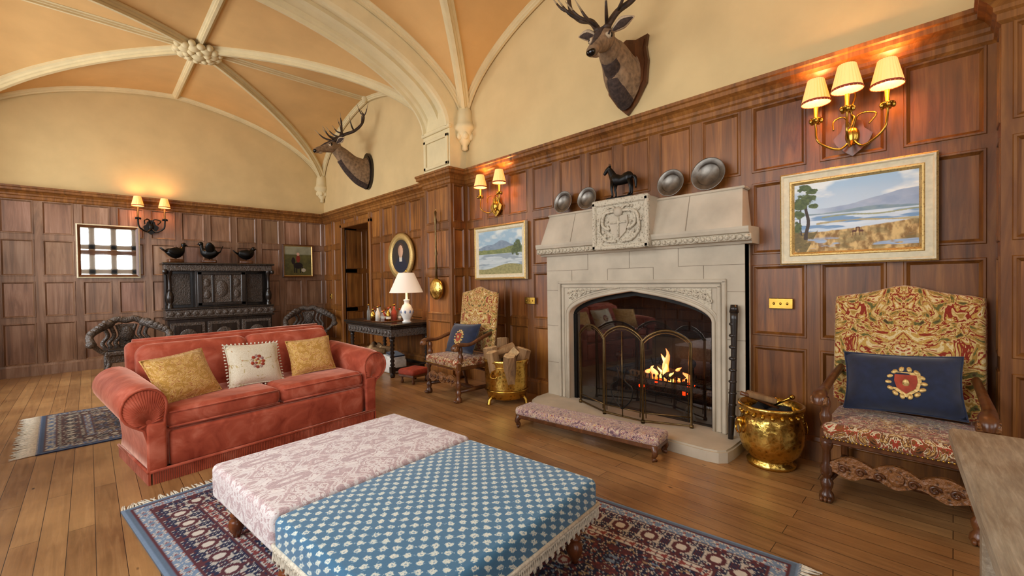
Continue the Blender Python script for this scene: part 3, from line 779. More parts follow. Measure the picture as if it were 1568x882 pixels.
def land1():
    W,H=400,280; x,y=blank(W,H)
    cl=sm(.40,.66,fbm(x*3.0+fbm(x*5,y*5,77)*.5,y*6,3,4))
    im=mixc(L('#a6bfd4'),L('#e6e7e2'),np.clip(cl+y*.8,0,1))
    hill=.36-.15*sm(.35,1,x)+.03*fbm(x*7,y*0,9)
    im=mixc(im,mixc(L('#8597b2'),L('#aab4c4'),fbm(x*10,y*14,6)),sm(0,.01,y-hill)*sm(.1,.4,x))
    hill=.42+.02*np.sin(x*7)+.02*fbm(x*12,y*0,15); im=mixc(im,mixc(L('#6d8698'),L('#93a3a2'),fbm(x*14,y*22,16)),sm(0,.01,y-hill))
    im=mixc(im,mixc(L('#b4c6d6'),L('#e0e6e8'),fbm(x*4,y*30,17)),sm(0,.008,y-.465))
    im=mixc(im,L('#7596b8')+0*im,sm(.52,.62,fbm(x*3,y*24,21))*sm(.47,.5,y)*(y<.72))
    im=mixc(im,mixc(L('#7f8a68'),L('#a9a678'),fbm(x*30,y*30,19)),((np.abs(y-.51-.012*np.sin(x*11))<.010)&(x>.25)).astype(float)*.9)
    im=mixc(im,mixc(L('#9a8a5a'),L('#c4b078'),fbm(x*30,y*30,18)),((np.abs(y-.60-.02*np.sin(x*6+2))<.022*fbm(x*8,y*0,20))&(x>.2)).astype(float)*.9)
    gl=.655+.05*np.sin(x*3.0+.9)+.02*(fbm(x*18,y*2,5)-.5)
    gr=mixc(L('#8a6630'),L('#d6b474'),sm(.25,.75,fbm(x*34,y*14,31,4)))
    gr=mixc(gr,L('#6f6438'),sm(.52,.7,fbm(x*7,y*12,33))*.6)
    im=mixc(im,gr,sm(0,.015,y-gl))
    m=sm(.5,.58,fbm(x*4,y*14,44))*sm(.78,.84,y)*(y<.95)*(x>.12); im=mixc(im,mixc(L('#7f95b4'),L('#b4c2d0'),fbm(x*10,y*50,45)),m)
    t=(x<.24-.35*(y-.62))&(y>.62); im=mixc(im,mixc(L('#4a4424'),L('#85703c'),fbm(x*40,y*40,12)),t*sm(.35,.5,fbm(x*14,y*12,13)))
    tr=(np.abs(x-.115-.012*np.sin(y*14))<.010*(1+y))&(y>.22)&(y<.82); im[tr]=L('#3a2a1c')
    tr=(np.abs(x-.06-.01*np.sin(y*9))<.007)&(y>.25)&(y<.75); im[tr]=L('#3a2c20')
    can=np.zeros_like(x)-9
    for (cx,cy,rx,ry) in((.10,.22,.10,.09),(.05,.30,.07,.09),(.16,.12,.07,.05),(.04,.44,.06,.08),(.18,.33,.05,.04),(.09,.06,.08,.06),(.03,.62,.04,.1)):
        can=np.maximum(can,1-((x-cx)/rx)**2-((y-cy)/ry)**2)
    t=sm(.42,.55,np.clip(can,-1,1)*.5+fbm(x*26,y*20,8)*.7); im=mixc(im,mixc(L('#2c3a1c'),L('#66743c'),fbm(x*40,y*34,9)),t*(can>-1))
    for cx,s in((.52,1),(.575,-1)):
        t=(((x-cx)/.02)**2+((y-.74)/.016)**2<1)|((np.abs(x-cx-s*.016)<.005)&(y>.69)&(y<.74))|(((x-cx-s*.022)/.01)**2+((y-.69)/.009)**2<1)|((np.abs(np.abs(x-cx)-.012)<.0028)&(y>.74)&(y<.80)); im[t]=L('#5a3218')
    return im
def land2():
    W,H=240,180; x,y=blank(W,H)
    im=mixc(L('#93aebd'),L('#d3d6cc'),sm(.35,.65,fbm(x*4,y*7,2,5)))
    h=.36-.14*np.exp(-((x-.55)/.2)**2)-.05*np.exp(-((x-.2)/.1)**2)+.02*fbm(x*12,y*0,6); im=mixc(im,mixc(L('#66788a'),L('#8594a0'),fbm(x*20,y*24,5)),sm(0,.012,y-h))
    h=.42-.07*np.exp(-((x-.85)/.22)**2)+.02*fbm(x*14,y*0,5); im=mixc(im,mixc(L('#4e5e34'),L('#8a8f52'),fbm(x*26,y*26,15)),sm(0,.012,y-h))
    im=mixc(im,mixc(L('#9aa8ad'),L('#c8cfcc'),fbm(x*4,y*40,9)),sm(0,.01,y-.53))
    m=sm(.5,.6,fbm(x*3,y*16,19))*(y>.54); im=mixc(im,L('#7c8a92')+0*im,m*.8)
    im=mixc(im,mixc(L('#6c6a3c'),L('#a49a62'),fbm(x*36,y*36,25)),sm(0,.02,y-(.82+.06*np.sin(x*5+1))))
    can=np.maximum(1-((x-.9)/.1)**2-((y-.42)/.2)**2,1-((x-.82)/.07)**2-((y-.5)/.1)**2); t=sm(.4,.6,can*.5+fbm(x*24,y*24,8)*.6)
    im=mixc(im,mixc(L('#2e3a1c'),L('#5d6a34'),fbm(x*40,y*40,28)),t)
    return im
def rider():
    W,H=120,130; x,y=blank(W,H); im=mixc(L('#3c3a20'),L('#6a6432'),fbm(x*8,y*8,2)); im=mixc(im,mixc(L('#7a7a60'),L('#a09c80'),fbm(x*6,y*6,4)),sm(0,.05,.3-y))
    t=((x-.5)**2/.05+(y-.66)**2/.02)<.6; im[t]=L('#1a1210')
    for cx in(.36,.44,.58,.66):
        t=(np.abs(x-cx)<.02)&(y>.7)&(y<.92); im[t]=L('#1a1210')
    t=((x-.32)**2/.006+(y-.5)**2/.02)<.8; im[t]=L('#201612')
    t=((x-.5)**2/.006+(y-.42)**2/.02)<.9; im[t]=L('#7a2c1c')
    t=((x-.5)**2+(y-.26)**2)<.003; im[t]=L('#caa088'); t=((x-.7)**2/.01+(y-.82)**2/.006)<.7; im[t]=L('#b8b09c')
    return im
st1=[(0,0,M_cream_frame),(0,.05,M_cream_frame),(.012,.06,M_gilt),(.02,.06,M_cream_frame),(.03,.05,M_cream_frame),(.068,.05,M_cream_frame),(.074,.056,M_gilt),(.084,.056,M_gilt),(.1,.03,M_gilt)]
picture('landscape_painting',.95,.75,.1,land1(),(WX-.035,.545,1.98),-PI/2,st1)
st2=[(0,0,M_gilt),(0,.05,M_cream_frame),(.015,.06,M_gilt),(.03,.045,M_gilt),(.06,.045,M_cream_frame),(.08,.03,M_cream_frame)]
picture('lake_painting',1.06,.78,.08,land2(),(WX-.035,4.52,1.92),-PI/2,st2)
st3=[(0,0,M_gilt),(0,.04,M_walnut),(.03,.05,M_walnut),(.05,.03,M_gilt)]
picture('rider_painting',.7,.78,.05,rider(),(3.6,BY-.035,2.06),0,st3)
# wall mirror
b=B(); w,h=.87,.98
for k,(ins,d,m,ins2,d2) in enumerate([(0,0,M_cream_frame,0,.04),(0,.04,M_cream_frame,.02,.05),(.02,.05,M_walnut,.045,.04),(.045,.04,M_walnut,.06,.03)]):
    A=[(-w/2+ins,-d,-h/2+ins),(w/2-ins,-d,-h/2+ins),(w/2-ins,-d,h/2-ins),(-w/2+ins,-d,h/2-ins)]
    C=[(-w/2+ins2,-d2,-h/2+ins2),(w/2-ins2,-d2,-h/2+ins2),(w/2-ins2,-d2,h/2-ins2),(-w/2+ins2,-d2,h/2-ins2)]
    b.add(A+C,[(q,(q+1)%4,4+(q+1)%4,4+q) for q in range(4)],m,False)
b.add([(-w/2+.06,-.03,-h/2+.06),(w/2-.06,-.03,-h/2+.06),(w/2-.06,-.03,h/2-.06),(-w/2+.06,-.03,h/2-.06)],[(0,1,2,3)],M_mirror,False)
b.obj('wall_mirror',(.29,BY-.035,2.16))
# oval portrait
b=B()
b.lathe([(.44,0),(.45,.03),(.42,.06),(.38,.05),(.36,.06),(.33,.035),(.32,.03)],(0,0,0),M_gilt,48,R=RWALL,sy=.97)
nr,na=36,64; vs=[];cs=[];fs=[]
for i in range(nr+1):
    for j in range(na):
        r=.325*i/nr; a=2*PI*j/na; X,Z=r*math.cos(a),r*math.sin(a)*.97; vs.append((X,-.03,Z))
        c_=L('#2a2016')+.01*random.random()
        if (X/.085)**2+((Z-.09)/.115)**2<1: c_=L('#c49a7c')*(.85+.3*(X>0))
        elif (X/.11)**2+((Z-.13)/.12)**2<1: c_=L('#4a3020')
        elif abs(X)<.05 and -.1<Z<0: c_=L('#cfc6b4')
        elif Z<-.03 and (X/.24)**2+((Z+.25)/.24)**2<1: c_=L('#1e2030')
        cs.append(tuple(c_))
for i in range(nr):
    for j in range(na): fs.append((i*na+j,i*na+(j+1)%na,(i+1)*na+(j+1)%na,(i+1)*na+j))
b.add(vs,fs,M_paint,False,cs); b.obj('oval_portrait',(WX-.03,7.25,2.0),-PI/2)
# switches
for y,z in((3.96,1.24),(1.03,1.28)):
    b=B(); b.box((0,-.005,0),(.18,.012,.09),M_brass,.004)
    for k in(-.05,0,.05): b.ell((k,-.013,0),(.009,.010,.012),M_brass,n=3)
    b.obj('brass_light_switch',(WX-.035,y,z),-PI/2)
b=B(); b.box((0,-.005,0),(.12,.012,.12),M_brass,.004); b.ell((0,-.015,0),(.014,.012,.018),M_brass,n=3); b.obj('brass_light_switch',(WX-.035,10.6,1.2),-PI/2)
# plates
def plate(y,r,zb,tilt=.16,x=4.13):
    b=B(); R=RY(-PI/2+tilt)
    b.lathe([(0,.0),(r*.62,.0),(r*.68,.012),(r*.70,.018),(r*.95,.022),(r,.026),(r,.02),(r*.9,.014),(r*.66,.0),(r*.6,-.008),(0,-.008)],(0,0,0),M_pewter,36,R=R)
    b.obj('pewter_plate',(x,y,zb+r))
plate(3.30,.135,2.31);plate(2.95,.13,2.31);plate(1.95,.135,2.31);plate(1.59,.155,2.31)
# bronze horse on mantel
b=B(); m=M_blackbr
b.box((0,0,.015),(.13,.3,.03),m,.008)
b.tube(cr([(0,-.12,.19),(0,-.08,.2),(0,0,.185),(0,.08,.2),(0,.11,.19)],4),crr([(.02,.03),(.045,.055),(.04,.045),(.045,.055),(.02,.03)],4),m,12)
b.tube(cr([(0,.08,.2),(0,.12,.27),(0,.145,.31)],4),crr([(.03,.05),(.022,.035),(.018,.025)],4),m,10)
b.tube(cr([(0,.13,.32),(0,.17,.30),(0,.205,.265)],4),crr([(.02,.026),(.018,.022),(.012,.014)],4),m,10)
for s_ in(-1,1): b.tube([(s_*.012,.135,.33),(s_*.014,.135,.36)],[.008,.002],m,5)
for sx,yy,bd in((-1,.09,1),(1,.08,1),(-1,-.1,-1),(1,-.09,-1)):
    b.tube([(sx*.025,yy,.18),(sx*.027,yy+bd*.012,.11),(sx*.027,yy-(.012 if bd<0 else 0),.06),(sx*.027,yy+.01,.03)],[.024,.013,.01,.013],m,8)
b.tube(cr([(0,-.12,.21),(0,-.155,.18),(0,-.16,.09)],4),crr([.01,.018,.006],4),m,8)
b.obj('bronze_horse_figurine',(4.07,2.47,2.347),0,(1.05,1.05,1.15))
# warming pan
b=B(); b.lathe([(0,-.03),(.13,-.03),(.165,-.01),(.17,.01),(.15,.03),(.1,.045),(0,.055)],(0,0,0),M_brassemb,32,R=RWALL)
b.lathe([(0,.15),(.022,.15),(.017,.3),(.024,.32),(.015,.5),(.026,.55),(.015,.62),(.015,1.0),(.028,1.05),(.015,1.12),(.022,1.2),(0,1.22)],(0,-.0,0),M_darkbr,10)
b.tube([(0,0,1.2),(.025,0,1.23),(0,0,1.26),(-.025,0,1.23),(0,0,1.2)],.005,M_brass,6)
b.obj('warming_pan',(WX-PD-.06,5.66,1.4),-PI/2)

# ------------------------------------------------------------------ stag trophies
def stag(name,pos,rz,rise,turn,plq,sc=1.0,fw=1.0,down=.62,hturn=None,lean=.1,asp=1.0):
    b=B()
    if plq=='shield':
        pl=[(0,-.40),(.10,-.30),(.2,-.15),(.22,.05),(.2,.18),(.22,.28),(.1,.27),(0,.31),(-.1,.27),(-.22,.28),(-.2,.18),(-.22,.05),(-.2,-.15),(-.1,-.3)]
    else:
        pl=[(.2*math.sin(a),-.03+.33*math.cos(a)) for a in [i*2*PI/20 for i in range(20)]]
    pm=M_walnut if plq=='shield' else M_black
    b.prism(pl,-.035,0,pm,'y'); b.prism([(x*.86,z*.86) for x,z in pl],-.05,-.034,pm,'y')
    T=turn; hturn=T if hturn is None else hturn
    hd=Vector((T*.16,-.62*fw,.24+rise))
    npts=[(0,-.03,-.06),(0,-.16*fw,-.04),(T*.03,-.32*fw,.04),(T*.09,-.47*fw,.13+rise*.6),(T*.15,-.60*fw,.20+rise)]
    nr_=[(.16,.28),(.15,.24),(.125,.18),(.10,.135),(.085,.095)]
    P=cr(npts,6); Rr=crr(nr_,6)
    b.tube(P,Rr,M_fur,20,up=(0,0,1))
    b.tube([Vector(p)+Vector((0,-.0,-.05)) for p in P[:20]],[(r[0]*.8,r[1]*.92) for r in Rr[:20]],M_furd,16,up=(0,0,1))
    d=Vector((hturn,-1,-down)).normalized()
    side=Vector((0,0,1)).cross(d).normalized()*-1; upv=side.cross(d).normalized()
    if upv.z<0: upv=-upv
    hp=[hd-d*.09,hd+d*.0,hd+d*.09,hd+d*.17,hd+d*.26,hd+d*.34,hd+d*.385,hd+d*.40]
    hr=[(.06,.06),(.088,.09),(.088,.088),(.066,.07),(.05,.054),(.047,.047),(.036,.036),(.01,.012)]
    b.tube(cr(hp,4),crr(hr,4),M_fur,18,up=upv)
    b.tube(cr([hd+d*.02+upv*.07,hd+d*.12+upv*.064,hd+d*.24+upv*.034,hd+d*.34+upv*.024],4),crr([(.04,.03),(.038,.03),(.028,.026),(.03,.024)],4),M_furd,10,up=upv)
    b.ell(hd+d*.375-upv*.0,(.043,.032,.034),M_eye,n=6)
    b.ell(hd+d*.31-upv*.036,(.036,.055,.022),M_furl,n=5)
    for q in(-1,1):
        b.ell(hd+d*.385+side*q*.018+upv*.012,(.009,.009,.009),M_eye,n=4)
        e=hd+d*.1+side*q*.073+upv*.028
        b.ell(e,(.036,.036,.03),M_furl,n=5); e=e+side*q*.015
        b.ell(e,(.024,.024,.024),M_eye,n=5)
        b.tube(cr([e+upv*.024-d*.03,e+upv*.026+side*q*.004,e+upv*.014+d*.03],4),.009,M_furd,6)
        e0=hd-d*.03+side*q*.07+upv*.03; e1=e0+side*q*.19+upv*.04-d*.05
        mid=(e0+e1)/2+upv*.01
        b.tube(cr([e0,mid,e1],5),crr([(.02,.02),(.018,.05),(.004,.006)],5),M_furl,10,up=upv)
        b.tube(cr([e0+d*.008,mid+d*.012,e1],5),crr([(.012,.012),(.012,.034),(.003,.003)],5),M_furd,8,up=upv)
        a0=hd+upv*.075+side*q*.04
        Z=Vector((0,0,1)); bk=-Vector((d.x,d.y,0)).normalized(); SD=Vector((side.x,side.y,0)).normalized()
        k=lean*10
        beam=[a0,a0+SD*q*.08+Z*.12+bk*.06*k,a0+SD*q*.2+Z*.26*asp+bk*.12*k,a0+SD*q*.3+Z*.42*asp+bk*.16*k,a0+SD*q*.33+Z*.60*asp+bk*.17*k,a0+SD*q*.28+Z*.74*asp+bk*.16*k]
        b.tube(cr(beam,6),crr([.03,.026,.024,.021,.017,.003],6),M_antler,10)
        b.ell(a0,(.04,.04,.024),M_antler,n=5)
        F=-bk
        for (base,vec,ln,r0) in[(beam[0]+Z*.03,F*.9+SD*q*.35+Z*.35,.28,.017),(beam[1],F*.7+SD*q*.7+Z*.45,.26,.016),(beam[2],F*.7+SD*q*.6+Z*.5,.27,.016),(beam[3],F*.5+SD*q*.9+Z*.6,.22,.015),(beam[4],-SD*q*.5+Z*.9+F*.4,.2,.013),(beam[4],SD*q*.8+Z*.7,.19,.012)]:
            v_=vec.normalized()*ln
            pp=cr([base,base+v_*.5-Z*.015,base+v_+Z*.05],5); rr=crr([r0,r0*.8,.003],5)
            b.tube(pp[:8],rr[:8],M_antler,8); b.tube(pp[7:],rr[7:],M_antip,8)
    return b.obj(name,pos,rz,(sc,sc,sc))
stag('mounted_stag_head',(WX,2.48,3.74),-PI/2,-.10,.3,'shield',1.14,fw=.76,down=.85,hturn=.18,lean=.06,asp=.75)
stag('mounted_stag_head',(WX,8.6,3.88),-PI/2,.06,.1,'round',1.15,fw=1.0,down=.45,lean=.22,asp=.75)

# ------------------------------------------------------------------ sofa
b=B(); V=M_velvet
HWs=.90; DP=.95
b.rbox((0,.5,.24),(2*HWs+.02,.94,.30),.04,V)
b.rbox((0,.02,.23),(2*HWs-.1,.08,.28),.03,V)
for sg in(-1,1):
    cw=HWs-.03
    b.rbox((sg*cw/2,.36,.46),(cw,.74,.17),.07,V,n=9)
    b.tube([(sg*cw/2-cw/2+.02,.0,.40),(sg*cw/2+cw/2-.02,.0,.40)],.008,V,6); b.tube([(sg*cw/2-cw/2+.02,-.005,.515),(sg*cw/2+cw/2-.02,-.005,.515)],.007,V,6)
    b.rbox((sg*cw/2,.80,.70),(cw+.03,.24,.56),.10,V,RX(-.14),n=9)
b.rbox((0,.92,.64),(2*HWs+.06,.16,.72),.06,V,RX(-.1),n=9)
b.tube([(-HWs+.03,.985,.99),(HWs-.03,.985,.99)],.03,V,8)
def arm(sg):
    def sect(k):
        lift=.05*k
        P=[(0,.08),(-.005,.3),(-.01,.5)]
        cxr,czr,r=.125,.60+lift,.15
        for i in range(15):
            a=math.radians(190-i*17.5); P.append((cxr+r*math.cos(a),czr+r*math.sin(a)))
        P+=[(.13,.42),(.10,.3),(.09,.18),(.10,.08)]
        return P
    NS=9; secs=[]
    for j in range(NS+1):
        t=j/NS; y=-.02+t*.93; sh=1-.10*(1-min(1,t*6))**2
        P=sect(t); secs.append([(sg*(HWs-.02+ (p[0]-.1)*sh+.1),y,.35+(p[1]-.35)*(1-(1-sh)*.5)) for p in P])
    m=len(secs[0]); vs=[p for s_ in secs for p in s_]
    fs=[(j*m+i,j*m+(i+1)%m,(j+1)*m+(i+1)%m,(j+1)*m+i) for j in range(NS) for i in range(m)]
    b.add(vs,fs,V,True)
    b.add(secs[0],[tuple(range(m))],V,False); b.add(secs[-1],[tuple(range(m))],V,False)
    b.tube(secs[0]+[secs[0][0]],.011,V,6,caps=False)
    c_=Vector((sg*(HWs+.075),-.03,.46))
    out=[Vector(p) for p in secs[0]]
    fan=out[2:19]
    for i in range(len(fan)-1):
        for q in(0,.5):
            p=fan[i].lerp(fan[i+1],q); p=c_+(p-c_)*.95
            b.tube([c_+(p-c_)*.12+Vector((0,.012,0)),c_+(p-c_)*.6+Vector((0,-.004,0)),p+Vector((0,.008,0))],[.003,.010,.014],V,6)
    b.rbox((sg*(HWs+.035),-.02,.27),(.12,.04,.38),.018,V)
arm(-1);arm(1)
nf=140
for i in range(nf):
    x=-HWs-.06+(2*HWs+.12)*i/(nf-1); b.box((x,-.03,.045),(.010,.016,.09),V,0)
for sg in(-1,1):
    for i in range(62):
        b.box((sg*(HWs+.085),-.03+i*.0155,.045),(.016,.010,.09),V,0)
b.tube([(-HWs-.08,-.036,.1),(HWs+.08,-.036,.1)],.012,V,6)
b.tube([(-HWs-.09,-.036,.1),(-HWs-.09,.93,.1)],.012,V,6)
SOX,SOY=1.27,4.40
ob=b.obj('red_velvet_sofa',(SOX,SOY,0),math.radians(7.8))
def cush(name,lx,ly,z,w,h,t,mat,yaw,tilt,roll=0):
    b=B(); R=RZ(0)@RX(tilt)@RZ(roll); b.pillow((0,0,0),w,h,t,mat,R)
    if mat==M_whc:
        for k in range(56):
            a=k/56*4; e=int(a); f=(a-e)*2-1; p=[(f,-1),(1,f),(-f,1),(-1,-f)][e]
            v_=R@Vector((p[0]*w/2,p[1]*h/2,0)); v2=R@Vector((p[0]*w/2*1.07,p[1]*h/2*1.07,0)); b.tube([v_,v2],.007,M_fringe,5)
        for q in range(11):
            a=q*2*PI/11; b.ell(R@Vector((.05*math.cos(a),.055*math.sin(a),t*.49)),(.018,.006,.016),M_bench if q%2 else M_redfab,RX(tilt-PI/2),n=4)
        for q in range(5):
            b.ell(R@Vector((.02*math.cos(q*1.3),.022*math.sin(q*1.3),t*.495)),(.014,.006,.012),M_redfab if q%2 else M_gilt,RX(tilt-PI/2),n=3)
    b.obj(name,(lx,ly,z),yaw)
ca,sa=math.cos(math.radians(7.8)),math.sin(math.radians(7.8))
def sl(x,y): return SOX+x*ca-y*sa, SOY+x*sa+y*ca
x,y=sl(-.66,.36); cush('yellow_cushion',x,y,.72,.50,.43,.17,M_yel,math.radians(24),math.radians(60),.08)
x,y=sl(-.06,.43); cush('cream_cushion',x,y,.725,.48,.41,.16,M_whc,math.radians(10),math.radians(66),-.05)
x,y=sl(.52,.45); cush('yellow_cushion',x,y,.725,.46,.38,.16,M_yel,math.radians(2),math.radians(68),.04)

# ------------------------------------------------------------------ ottomans
def turned_leg(b,x,y,h,mat,s=1,z0=.014):
    b.lathe([(.0,z0),(.018*s,z0),(.022*s,.02+z0),(.035*s,.04+z0),(.045*s,.07+z0),(.038*s,.1+z0),(.022*s,.115+z0),(.034*s,.125+z0),(.034*s,.135+z0),(.024*s,.145+z0),(.045*s,.18+z0),(.05*s,.21+z0),(.04*s,h)],(x,y,0),mat,16)
ang=math.radians(5.5)
def ottoman(name,corner,w,d,top,thick,mat,fringe,legs=M_mahog):
    b=B()
    b.rbox((w/2,-d/2,top-thick/2),(w,d,thick),.035,mat,n=9)
    b.grid(lambda u,v:Vector((.03+u*(w-.06),-.03-v*(d-.06),top-.001+.014*(math.sin(PI*u)*math.sin(PI*v))**.5)),14,14,mat)
    for x in(.1,w-.1):
        for y in(-.09,-d+.09): turned_leg(b,x,y,top-thick+.02,legs,1.0)
    if fringe:
        for (x0,y0,x1,y1) in((0,0,0,-d),(0,-d,w,-d),(w,-d,w,0)):
            L_=math.hypot(x1-x0,y1-y0); k=int(L_/.015)
            for i in range(k):
                t=(i+.5)/k; X,Y=x0+(x1-x0)*t,y0+(y1-y0)*t; e=1.25 if i%3==0 else .9
                b.lathe([(.003,0),(.009,-.01),(.004,-.02),(.010,-.05*e),(.002,-.062*e)],(X,Y,top-thick+.03+random.uniform(-.004,.004)),M_fringe,5)
            b.tube([(x0,y0,top-thick+.035),(x1,y1,top-thick+.035)],.011,M_fringe,6)
    return b.obj(name,(corner[0],corner[1],0),ang)
ottoman('pink_damask_ottoman',(.49,3.05),1.27,.88,.455,.2,M_damask,False)
ottoman('blue_patterned_ottoman',(.575,2.165),1.25,.97,.45,.17,M_blue,True)

# ------------------------------------------------------------------ rugs
def rug(name,w,l,loc,rz,px,pal,seed,fr_axis='y'):
    W=int(w/px);H=int(l/px); y,x=np.mgrid[0:H,0:W].astype(float); X=x*px; Y=y*px
    ex=np.minimum(X,w-X); ey=np.minimum(Y,l-Y); e=np.minimum(ex,ey)
    along=np.where(ex<ey,Y,X)
    navy,red,cream,blue,dred,tan=[L(p) for p in pal]
    img=np.zeros((H,W,3)); 
    def mir(a,p): 
        q=np.mod(a,2*p); return np.minimum(q,2*p-q)
    fx=mir(X-w/2,.16); fy=mir(Y-l/2,.2)
    f=fbm(fx*44+3,fy*44+3,seed); f2=vnoise(fx*70+9,fy*70+5,seed+9)
    img[:]=navy; img[f>.56]=dred; img[(f>.46)&(f<.49)]=cream; img[(f2>.8)]=tan; img[(f2<.14)]=red; img[(f<.32)]=blue
    r=np.hypot(mir(X-w/2,.16),mir(Y-l/2,.2)); img[(r<.035)]=red; img[(r<.018)]=cream; img[(r>.035)&(r<.043)]=cream
    def band(a,b_,bg,s,cols):
        m=(e>=a)&(e<b_); 
        p=mir(along,.09); q=(e-(a+b_)/2); g=fbm(p*50+s,np.abs(q)*50+s,seed+s)
        c=np.zeros((H,W,3)); c[:]=bg
        c[g>.58]=cols[0]; c[(g>.49)&(g<.53)]=cols[1]; c[g<.38]=cols[2]
        rr=np.hypot(mir(along,.09),q); wd=(b_-a)/2
        c[rr<wd*.5]=cols[0]; c[rr<wd*.28]=cols[1]
        img[m]=c[m]
    band(.34,.40,cream,5,(red,navy,blue)); band(.13,.34,navy*1.2,7,(dred,cream,cream*.8)); band(.05,.13,cream,11,(blue,blue*.8,red))
    img[(e<.05)]=blue*.6; img[(e<.02)]=blue
    for a in(.05,.13,.34,.40): img[np.abs(e-a)<px*.7]=dred
    img*= (1+.2*(fbm(X*90,Y*90,seed+4)-.5))[...,None]
    b=B(); vs=[(i*px-w/2,j*px-l/2,.012) for j in range(H) for i in range(W)]
    fs=[(j*W+i,j*W+i+1,(j+1)*W+i+1,(j+1)*W+i) for j in range(H-1) for i in range(W-1)]
    b.add(vs,fs,M_vc,False,img.reshape(-1,3).tolist())
    b.box((-px/2,-px/2,.0055),(w-px,l-px,.0105),M_navy,0)
    rr=random.Random(seed)
    ln=w if fr_axis=='y' else l
    for sg in(-1,1):
        k=int(ln/.014)
        for i in range(k):
            t=-ln/2+(i+.5)/k*ln; L_=rr.uniform(.06,.09); dx=rr.uniform(-.015,.015)
            if fr_axis=='y': p0=(t,sg*(l/2-.01),.008); p1=(t+dx,sg*(l/2+L_*.5),.007); p2=(t+dx*2,sg*(l/2+L_),.006)
            else: L_*=1.8; p0=(sg*(w/2-.01),t,.008); p1=(sg*(w/2+L_*.5),t+dx,.007); p2=(sg*(w/2+L_),t+dx*2,.006)
            b.tube([p0,p1,p2],[.005,.006,.003],M_fringe,5)
    return b.obj(name,loc,rz)
ra=math.radians(7); rw,rl=2.08,3.6
cx=.12+.9925*rw/2+.122*rl/2; cy=3.87+.122*rw/2-.9925*rl/2
rug('persian_rug',rw,rl,(cx,cy,0),ra,.0075,['#232941','#84403e','#c9c2b6','#7388a0','#583036','#9c8768'],11)
rug('persian_rug',2.2,1.7,(.70,6.62,0),math.radians(2),.013,['#2a2b30','#6a4a3a','#a39a86','#4a5a74','#4c3029','#7d6b50'],23,'x')

